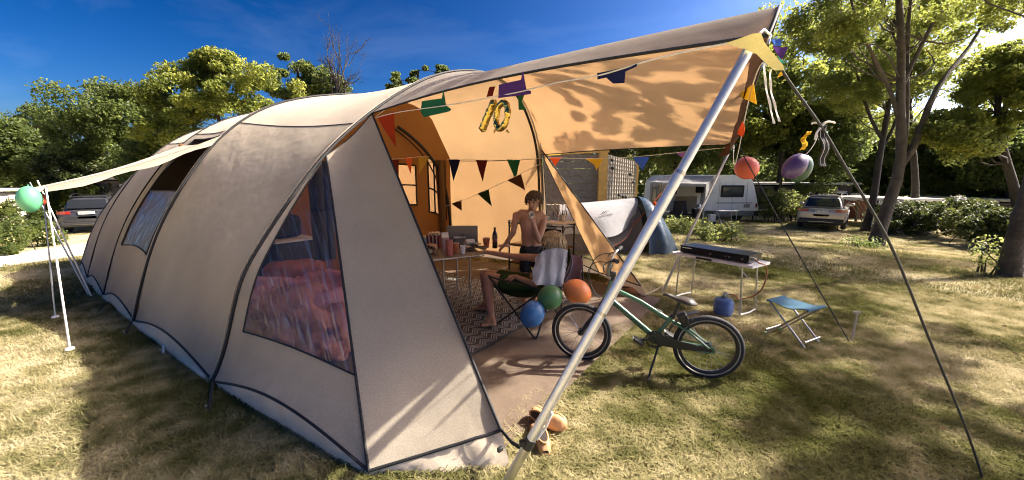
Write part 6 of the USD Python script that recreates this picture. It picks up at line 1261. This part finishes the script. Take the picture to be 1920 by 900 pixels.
# ================================================================== caravan
M["caravanwhite"] = mat("off_white_caravan", (.80, .78, .74), .35, .05, 3.); M["awncloth"] = fabric("grey_awning_cloth", (.42, .41, .40), (.4, .38, .34), .25, .02, 2.); M["awnwall"] = fabric("beige_awning_wall", (.42, .36, .26), (.5, .42, .28), .2); M["trimgrey"] = mat("grey_trim", (.25, .24, .23), .5); M["reflwin"] = mat("window_reflection_glass", (.05, .05, .045), .08, .2, 3., spec=.8)
D = 22.4; cx = dep(1340, 400, D); zg = float(ground(cx[0], cx[1]))
cv = thing("caravan", "white caravan with dark-framed window seen beyond the pop-up tent", "caravan", (cx[0], cx[1], zg))
def cp_(u, v, dd=0.): return onplane(u, v, V(0, cx[1] + dd, 0), V(0, 1, 0))
x0, x1 = cp_(1232, 370)[0] , cp_(1421, 392)[0]; yc = cx[1]; top = cp_(1340, 329)[2]; low = cp_(1340, 394)[2]; xt = cp_(1404, 333)[0]
prof = shapely.Polygon([(x0, low), (x1 - .05, low), (x1, low + .15), (xt + .25, top - .35), (xt, top - .06), (xt - .3, top), (x0 + .5, top), (x0 + .1, top - .3), (x0, low + .6)]).buffer(-.05).buffer(.08)
part(cv, "shell", place(extr(prof, 2.2), V(0, yc + 1.1, 0), V(1, 0, 0), V(0, 0, 1)), M["caravanwhite"], 40, world=True)
w_ = [(1352, 347), (1395, 347), (1396, 370), (1356, 370)]
def frame(u0, v0, u1, v1, dd, nm, nd=cv):
    a, b = cp_(u0, v1, dd), cp_(u1, v0, dd); sh = shapely.box(a[0], a[2], b[0], b[2]).buffer(.05)
    f_ = part(nd, nm, place(extr(sh, .05), V(0, a[1], 0), V(1, 0, 0), V(0, 0, 1)), M["black"], 40, world=True); part(f_, "pane", place(extr(shapely.box(a[0] + .09, a[2] + .09, b[0] - .09, b[2] - .09).buffer(.04), .05), V(0, a[1] - .012, 0), V(1, 0, 0), V(0, 0, 1)), M["reflwin"], 40, world=True)
yb = (yc - cx[1])
dd0 = (np.array([0, yc - .02, 0]) - C0)[1] - 0
frame(1353, 349, 1394, 368, -.03, "window"); frame(1306, 347, 1318, 360, -.03, "window"); frame(1250, 347, 1268, 362, -.03, "window")
part(cv, "skirt", obox(V(cp_(1338, 398)[0], yc - .03, low - .16), V(x1 - .25, yc - .03, low - .16), .06, .30), M["trimgrey"], False, world=True); part(cv, "rail", obox(V(cp_(1338, 394)[0], yc - .06, low + .02), V(x1 - .05, yc - .06, low + .02), .05, .10), M["caravanwhite"], False, world=True)
for u in (1384, 1406): part(cv, "wheel" if u == 1384 else "jack", lathe([(0, -.1), (.30, -.1), (.33, -.06), (.33, .06), (.30, .1), (0, .1)], 24).apply_transform(trimesh.transformations.euler_matrix(math.pi / 2, 0, 0)).apply_translation([cp_(u, 400)[0], yc + .15, zg + .33]) if u == 1384 else bar(V(x1 - .2, yc + .1, low), V(x1 - .2, yc + .1, zg), .03), M["rubber"], 40, world=True)
part(cv, "drawbar", MB(obox(V(x1 - .1, yc + .4, low - .05), V(x1 + 1.2, yc + 1.0, low - .05), .08, .10)), M["trimgrey"], False, world=True)
part(cv, "door", obox(V(cp_(1312, 390)[0], yc - .012, low + .85), V(cp_(1321, 390)[0], yc - .012, low + .85), .03, 1.6), M["trimgrey"], False, world=True); part(cv, "roof_hatch", box((cp_(1285, 330)[0], yc + 1, top + .08), (.6, .6, .10), bevel=.03), M["caravanwhite"], 30, world=True)
part(cv, "stripe", obox(V(cp_(1342, 380)[0], yc - .012, low + .42), V(x1 - .35, yc - .012, low + .42), .02, .05), M["trimgrey"], False, world=True)
part(cv, "vent", box((cp_(1400, 385)[0], yc - .012, low + .25), (.35, .02, .2)), M["trimgrey"], False, world=True)
for u in (1346, 1372, 1398): part(cv, "panel_joint", obox(V(cp_(u, 390)[0], yc - .006, low + .1), V(cp_(u, 390)[0], yc - .006, top - .35), .012, .012, (0, 1, 0)), M["trimgrey"], False, world=True)
part(cv, "tail_light", box((x1 - .12, yc - .015, low + .28), (.1, .03, .22)), M["flag_red"], False, world=True)
cw = thing("caravan_awning", "grey awning with open front attached to the white caravan", "awning", (cp_(1280, 400, -2.4)[0], cp_(1280, 400, -2.4)[1], zg))
fd = -2.3
A0, A1, B0, B1 = V(cp_(1246, 327)[0], yc - .02, top - .02), V(cp_(1338, 329)[0], yc - .02, top - .04), cp_(1221, 341, fd), cp_(1323, 346, fd)
part(cw, "roof", slab(np.array([[lerp(lerp(A0, B0, b), lerp(A1, B1, a * 0 + b), a) - V(0, 0, .06 * math.sin(math.pi * b)) for b in np.linspace(0, 1, 7)] for a in np.linspace(0, 1, 9)]), .02), M["awncloth"], 50, world=True)
part(cw, "front_beam", MB(obox(B0 - V(0, 0, .06), B1 - V(0, 0, .06), .03, .13)), M["trimgrey"], False, world=True)
for a in (0.0, .22, 1.): q = lerp(B0, B1, a); part(cw, "post", bar(q, V(q[0], q[1], zg), .04, 8), M["trimgrey"], 40, world=True)
part(cw, "side_wall", slab(np.array([[lerp(A1, B1, b) * [1, 1, 0] + V(0, 0, lerp(zg, lerp(A1, B1, b)[2] - .03, w)) for w in (0, .25, .62, 1)] for b in np.linspace(0, 1, 5)])[:, 2:], .015), M["awncloth"], False, world=True)
part(cw, "side_wall", slab(np.array([[lerp(A0, B0, b) * [1, 1, 0] + V(0, 0, lerp(zg, lerp(A0, B0, b)[2] - .03, w)) for w in (0, .5, 1)] for b in np.linspace(0, 1, 5)]), .015), M["awncloth"], False, world=True)
fw_ = np.array([[lerp(B0, B1, a) * [1, 1, 0] + V(0, .02, lerp(zg, lerp(B0, B1, a)[2] - .1, w)) for w in (0, .5, 1)] for a in (.02, .12, .2)]); part(cw, "front_panel", slab(fw_, .015), M["awncloth"], False, world=True)
part(cw, "panel_window", slab(np.array([[lerp(B0, B1, a) * [1, 1, 0] + V(0, -.03, lerp(zg, B0[2], w)) for w in (.48, .88)] for a in (.035, .095)]), .012), M["reflwin"], False, world=True)
part(cw, "tied_curtain", slab(np.array([[lerp(B0, B1, .14 + .07 * a * (1 - .8 * w)) * [1, 1, 0] + V(0, -.05 - .04 * math.sin(9 * a), lerp(B0[2] - .12, zg + .3, w)) for w in np.linspace(0, 1, 6)] for a in np.linspace(0, 1, 6)]), .015), M["awnwall"], 50, world=True)
part(cw, "inner_wall", slab(np.array([[V(lerp(A0, A1, a)[0], yc - .10, z) for z in (zg + .55, zg + 1.4)] for a in (.25, .68)]), .02), M["awnwall"], False, world=True)
def lounge(label, x, y, z, yaw, m):
    n = thing("camp_chair", label, "chair", (x, y, z), yaw); part(n, "seat", box((0, 0, .45), (.5, .5, .05), bevel=.02), m, 30); part(n, "backrest", box((0, .29, .82), (.48, .05, .75), rx=-.25, bevel=.02), m, 30)
    for sx in (-.25, .25):
        for s in (1, -1): part(n, "leg", bar((sx, -.25 * s, .0), (sx, .25 * s, .62 if s > 0 else .45), .016, 6), M["steel"], 40)
        part(n, "armrest", box((sx, .0, .64), (.05, .5, .03)), M["blackplastic"], False)
q = cp_(1288, 402, -1.2); lounge("black high-backed camp chair under the caravan awning", q[0], q[1], zg, .35, M["black"])
q = cp_(1268, 402, -1.5); lounge("grey folded-arm camp chair left of the black one under the caravan awning", q[0], q[1], zg, -.6, M["greycloth"])
q = cp_(1308, 402, -1.3); n = thing("cool_box", "dark box with clutter on it beside the awning post", "box", (q[0], q[1], zg)); part(n, "case", box((0, 0, .38), (.5, .45, .76), bevel=.02), M["black"], 30); part(n, "lid", box((0, 0, .78), (.53, .48, .04), bevel=.01), M["trimgrey"], 30); part(n, "kettle", lathe([(0, 0), (.12, 0), (.14, .08), (.09, .2), (.03, .24), (0, .26)], 16, (0.02, 0, .80)), M["steel"], 40)
q = cp_(1361, 410, -2.0); n = thing("folding_table", "light folding table standing in front of the white caravan", "table", (q[0], q[1], zg)); part(n, "top", box((0, 0, .72), (.95, .55, .04), bevel=.01), M["caravanwhite"], 30)
for sx in (-.42, .42):
    for sy in (-.22, .22): part(n, "leg", bar((sx, sy, .7), (sx * (.7 if sx < 0 else 1), -sy if sx < 0 else sy, 0), .016, 6), M["steel"], 40)
q = cp_(1335, 405, -1.7); n = thing("water_container", "pale water container with black base beside the awning", "container", (q[0], q[1], zg)); part(n, "tank", box((0, 0, .3), (.32, .28, .42), bevel=.05), M["caravanwhite"], 30); part(n, "base", box((0, 0, .05), (.34, .3, .10), bevel=.01), M["black"], 30); part(n, "cap", lathe([(0, 0), (.05, 0), (.05, .05), (0, .06)], 12, (0, 0, .5)), M["black"], 40)

# ================================================================== cars
M["redlight"] = mat("red_tail_light", (.25, .02, .015), .15, coat=.8); M["plate"] = mat("number_plate", (.72, .70, .62), .5); M["darkplastic"] = mat("dark_bumper_plastic", (.018, .018, .018), .6); M["tyre"] = M["rubber"]
def car(name, label, x, y, yaw, paint, plate, L=4.65, Wd=1.88, Ht=1.64, group=None):
    z = float(ground(x, y)); n = thing(name, label, "car", (x, y, z), yaw, group); hw = Wd / 2
    def ring(xx, w, zl, zh, e=5.):
        t = np.linspace(0, 2 * math.pi, 41); c, s = np.cos(t), np.sin(t); zc, hz = (zl + zh) / 2, (zh - zl) / 2
        yy = w * np.sign(c) * np.abs(c) ** (2 / e); return np.stack([np.full_like(t, xx), yy * (1 - .05 * np.clip(s, 0, 1) ** 2 - .06 * np.clip(-s, 0, 1) ** 2), zc + hz * np.sign(s) * np.abs(s) ** (2 / e)], 1)
    st_ = [(-L / 2, .80, .55, .84), (-L / 2 + .03, .90, .42, .95), (-L / 2 + .10, .96, .32, 1.02), (-L / 2 + .35, .995, .28, 1.05), (-1.2, 1.0, .26, 1.06), (.2, 1.0, .26, 1.04), (1.0, 1.0, .26, 1.03), (1.6, .98, .28, .99), (L / 2 - .25, .93, .32, .90), (L / 2 - .05, .84, .38, .78), (L / 2, .72, .45, .70)]
    part(n, "body", sheet(np.array([ring(-L / 2, .3, .65, .75)] + [ring(a, b * hw, c, d) for a, b, c, d in st_] + [ring(L / 2, .2, .55, .6)])), paint, 50)
    gt = [(-L / 2 + .22, .78, 1.00, 1.06), (-L / 2 + .36, .80, 1.0, 1.28), (-L / 2 + .55, .80, 1.0, 1.52), (-L / 2 + .8, .79, 1.0, Ht - .05), (-.9, .78, 1.0, Ht), (.1, .78, 1.0, Ht - .01), (.55, .79, 1.0, Ht - .11), (1.15, .82, 1.0, 1.22), (1.45, .84, .98, 1.03)]
    def cab(xx, w, zl, zh):
        t = np.linspace(0, math.pi, 25); c, s = np.cos(t), np.sin(t); k = np.abs(s) ** .4; top = .80 + .0 * k
        return np.stack([np.full_like(t, xx), w * hw * np.sign(c) * np.abs(c) ** .35 * (1 - .18 * k * (zh - zl) / .6), zl + (zh - zl) * k], 1)
    part(n, "cabin", sheet(np.array([cab(*g) for g in gt])), paint, 50)
    # rear window laid 6 mm proud of the hatch
    xs = lambda z_: np.interp(z_, [1.06, 1.28, 1.52, Ht - .05], [-L / 2 + .22, -L / 2 + .36, -L / 2 + .55, -L / 2 + .8])
    ww = lambda z_: np.interp(z_, [1.06, 1.5], [.70, .60]) * hw
    part(n, "rear_window", slab(np.array([[V(xs(z_) - .035 - .02 * (1 - abs(w) ** 3), w * ww(z_), z_) for w in np.linspace(-1, 1, 9)] for z_ in np.linspace(1.10, Ht - .17, 5)]), .012), M["carglass"], 50)
    for s in (-1, 1):
        part(n, "side_window", slab(np.array([[V(a, s * (hw * (.835 - .17 * b) + .0), 1.05 + (min(Ht - .14, Ht - .14 - max(0, a - .35) * .55) - 1.06) * b) for b in np.linspace(0, 1, 4)] for a in np.linspace(-L / 2 + .62, 1.0, 9)]), .012), M["carglass"], 50)
        part(n, "tail_light", slab(np.array([[V(-L / 2 + .012 + .085 * max(0, (w - .62) / .36) ** 2 - .014, s * hw * w, z_) for w in np.linspace(.52, .97, 7)] for z_ in (.86, .92, .985)]), .02), M["redlight"], 50)
        part(n, "roof_rail", tube(spline([V(-1.5, s * hw * .64, Ht - .02), V(-1.2, s * hw * .66, Ht + .035), V(0, s * hw * .66, Ht + .035), V(.4, s * hw * .66, Ht - .02)], 14), .016, 6), M["chrome"], 60)
        part(n, "exhaust", box((-L / 2 + .02, s * hw * .62, .36), (.10, .26, .09), bevel=.03), M["chrome"], 30)
        part(n, "wing_mirror", MB(ell((.85, s * (hw + .10), 1.08), (.08, .11, .08), 2), bar((.85, s * hw * .9, 1.02), (.85, s * (hw + .06), 1.05), .02)), paint, 50)
        for xx in (-L / 2 + .95, L / 2 - .90):
            w = part(n, "wheel", lathe([(0, -.11), (.29, -.11), (.345, -.08), (.36, 0), (.345, .08), (.29, .11), (0, .11)], 28).apply_transform(trimesh.transformations.euler_matrix(math.pi / 2, 0, 0)).apply_translation([xx, s * (hw - .11), .36]), M["tyre"], 40)
            part(w, "rim", lathe([(0, 0), (.05, .015), (.22, .0), (.235, .012), (.24, 0)], 24).apply_transform(trimesh.transformations.euler_matrix(-s * math.pi / 2, 0, 0)).apply_translation([xx, s * (hw + .004), .36]), M["chrome"], 40)
            part(n, "wheel_arch", tube([V(xx + .42 * math.cos(a), s * hw * .985, .34 + .42 * math.sin(a)) for a in np.linspace(0, math.pi, 16)], .035, 6), M["darkplastic"], 60)
    part(n, "bumper", MB(box((-L / 2 + .10, 0, .42), (.28, Wd * .90, .26), bevel=.06), box((-L / 2 - .01, 0, .53), (.06, Wd * .74, .03), bevel=.01)), M["darkplastic"], 40)
    part(n, "bumper_trim", box((-L / 2 - .05, 0, .40), (.02, Wd * .5, .022), bevel=.006), M["chrome"], 30)
    part(n, "spoiler", box((-L / 2 + .74, 0, Ht - .06), (.24, Wd * .62, .035), ry=.12, bevel=.012), paint, 30)
    pl = part(n, "number_plate", box((-L / 2 - .018, 0, .90), (.02, .52, .115), bevel=.004), M["plate"], 30)
    t_ = meshkit.text_mesh(plate, .07, .003, True); t_.vertices[:, 0] -= t_.bounds[1][0] / 2
    part(pl, "lettering", place(t_, V(-L / 2 - .029, 0, .865), V(0, -1, 0), V(0, 0, 1)), M["dkprint"], False)
    part(n, "handle_strip", box((-L / 2 + .012, 0, 1.0), (.03, .8, .025), bevel=.006), M["chrome"], 30)
    return n
M["silverpaint"] = mat("silver_beige_car_paint", (.42, .38, .33), .25, .03, 3, metal=.35, coat=.6); M["blackpaint"] = mat("anthracite_car_paint", (.035, .036, .042), .2, .03, 3, metal=.2, coat=.8); M["whitecar"] = mat("white_car_paint", (.7, .7, .68), .25, .02, 3, coat=.6)
q = dep(1546, 434, 17.6); q = V(14.35, q[1] + 2.3, 0); q[0] = dep(1546, 434, 17.6)[0] + 1.75
car("silver_suv", "silver-beige estate car seen from behind on the lawn at right", q[0], q[1], math.atan2(17.4, 14.3) - .04 + .0, M["silverpaint"], "HP·VW 714")
q = dep(1578, 415, 25.5); car("white_car", "white car mostly hidden behind the silver one", q[0] + .2, q[1] + 1.0, math.atan2(17.4, 15.0), M["whitecar"], "XR 418 K")
q = dep(158, 437, 17.2); car("dark_suv", "dark grey car seen from behind, half hidden by the big tent's rear", q[0] - 1.1, q[1] + 1.9, math.atan2(17.0, -19.0) - .22, M["blackpaint"], "ZT 204 F")

# ================================================================== low buildings and small things far behind
M["darkwall"] = mat("dark_weathered_wall", (.13, .105, .085), .9, .25, 2.); M["palewall"] = mat("pale_wall", (.55, .50, .42), .85, .1, 2.); M["roofedge"] = mat("pale_roof_edge", (.50, .47, .40), .8); M["rust"] = mat("rust_red_board", (.30, .09, .04), .8)
def shed(label, u0, u1, vt, d0, d1_, deep, wallm, wins=(), h=None, posts=False, cat="building"):
    a, b = dep(u0, vt, d0), dep(u1, vt, d1_); zt = (a[2] + b[2]) / 2; zg = min(float(ground(a[0], a[1])), float(ground(b[0], b[1]))) - .1
    dirn = (b - a) * [1, 1, 0]; l = np.linalg.norm(dirn); dirn /= l; nrm = V(-dirn[1], dirn[0], 0)
    n = thing("low_building", label, cat, (a[0], a[1], zg))
    if not posts: part(n, "wall", obox((a + nrm * deep / 2) * [1, 1, 0] + V(0, 0, (zg + zt) / 2 - .1), (b + nrm * deep / 2) * [1, 1, 0] + V(0, 0, (zg + zt) / 2 - .1), deep, zt - zg - .2), wallm, False, world=True)
    else:
        for w in np.linspace(0.05, .95, 3):
            for e in (.1, .9): q = lerp(a, b, w) + nrm * deep * e; part(n, "post", bar(V(q[0], q[1], zg), V(q[0], q[1], zt - .1), .07, 8), wallm, 40, world=True)
    part(n, "roof", obox((a + nrm * deep / 2) * [1, 1, 0] + V(0, 0, zt - .05) - dirn * .3, (b + nrm * deep / 2) * [1, 1, 0] + V(0, 0, zt - .05) + dirn * .3, deep + .6, .14), M["roofedge"], False, world=True)
    for w0, w1, h0, h1, m in wins: p_, q_ = lerp(a, b, w0) - nrm * .02, lerp(a, b, w1) - nrm * .02; z0, z1 = lerp(zg, zt, h0), lerp(zg, zt, h1); part(n, "window", obox(V(p_[0], p_[1], (z0 + z1) / 2), V(q_[0], q_[1], (z0 + z1) / 2), .06, z1 - z0), m, False, world=True)
    return n
shed("long flat-roofed dark building behind the bushes and silver car", 1425, 1600, 343, 25, 26, 5, M["darkwall"], [(.55, .65, .4, .8, M["reflwin"])])
shed("open flat-roofed carport behind the forked tree", 1690, 1752, 373, 19, 19.5, 3, M["darkwall"], posts=True)
shed("dark flat-roofed building behind the hedge at right", 1725, 1905, 371, 24, 20, 4, M["darkwall"], [(.3, .4, .4, .8, M["reflwin"]), (.65, .75, .4, .8, M["reflwin"])])
shed("white-walled holiday cabin at the far left edge", -60, 62, 354, 19, 22, 4, M["palewall"], [(.55, .8, .2, .85, M["palewall"]), (.84, .97, 0, .9, M["darkwall"])])
shed("grey cabin with dark windows behind the dark car", 148, 330, 333, 23, 24, 4, M["darkwall"], [(.02, .10, .05, .9, M["palewall"]), (.15, .3, .4, .85, M["reflwin"]), (.40, .55, .4, .85, M["palewall"])])
q = dep(1606, 388, 24); n = thing("play_hut", "small rust-red board hut with a pale roof beside the dark building", "hut", (q[0], q[1], float(ground(q[0], q[1])))); part(n, "wall", box((0, 0, .5), (.7, .7, 1.1)), M["rust"], False); part(n, "roof", trimesh.convex.convex_hull([(x * .45, y * .45, z) for x, y, z in ((-1, -1, 1.06), (1, -1, 1.06), (1, 1, 1.06), (-1, 1, 1.06), (0, -1, 1.5), (0, 1, 1.5))]), M["palewall"], False)
q = dep(1620, 405, 21); n = thing("plank_stack", "pale planks leaning against the rust-red hut", "planks", (q[0], q[1], float(ground(q[0], q[1]))))
for k in range(4): part(n, "plank", obox((k * .22, 0, .0), (k * .22 - .45, .5, 1.15), .14, .03), M["lattice"], False)
q = dep(1716, 398, 17.2); tr_ = thing("tarpaulin", "white tarpaulin heaped over something low behind the hedge", "tarpaulin", (q[0], q[1], float(ground(q[0], q[1]))))
part(tr_, "sheet", soft((0, 0, .45), (1.5, .9, .95), -.3, 12, .18, 3.), M["whitecar"], True); part(tr_, "rope", tube([(-.70 * math.cos(t), .46 * math.sin(t) + .0, .55 + .02 * math.sin(5 * t)) for t in np.linspace(0, 6.283, 25)], .012, 5, False), M["rope"], 60)
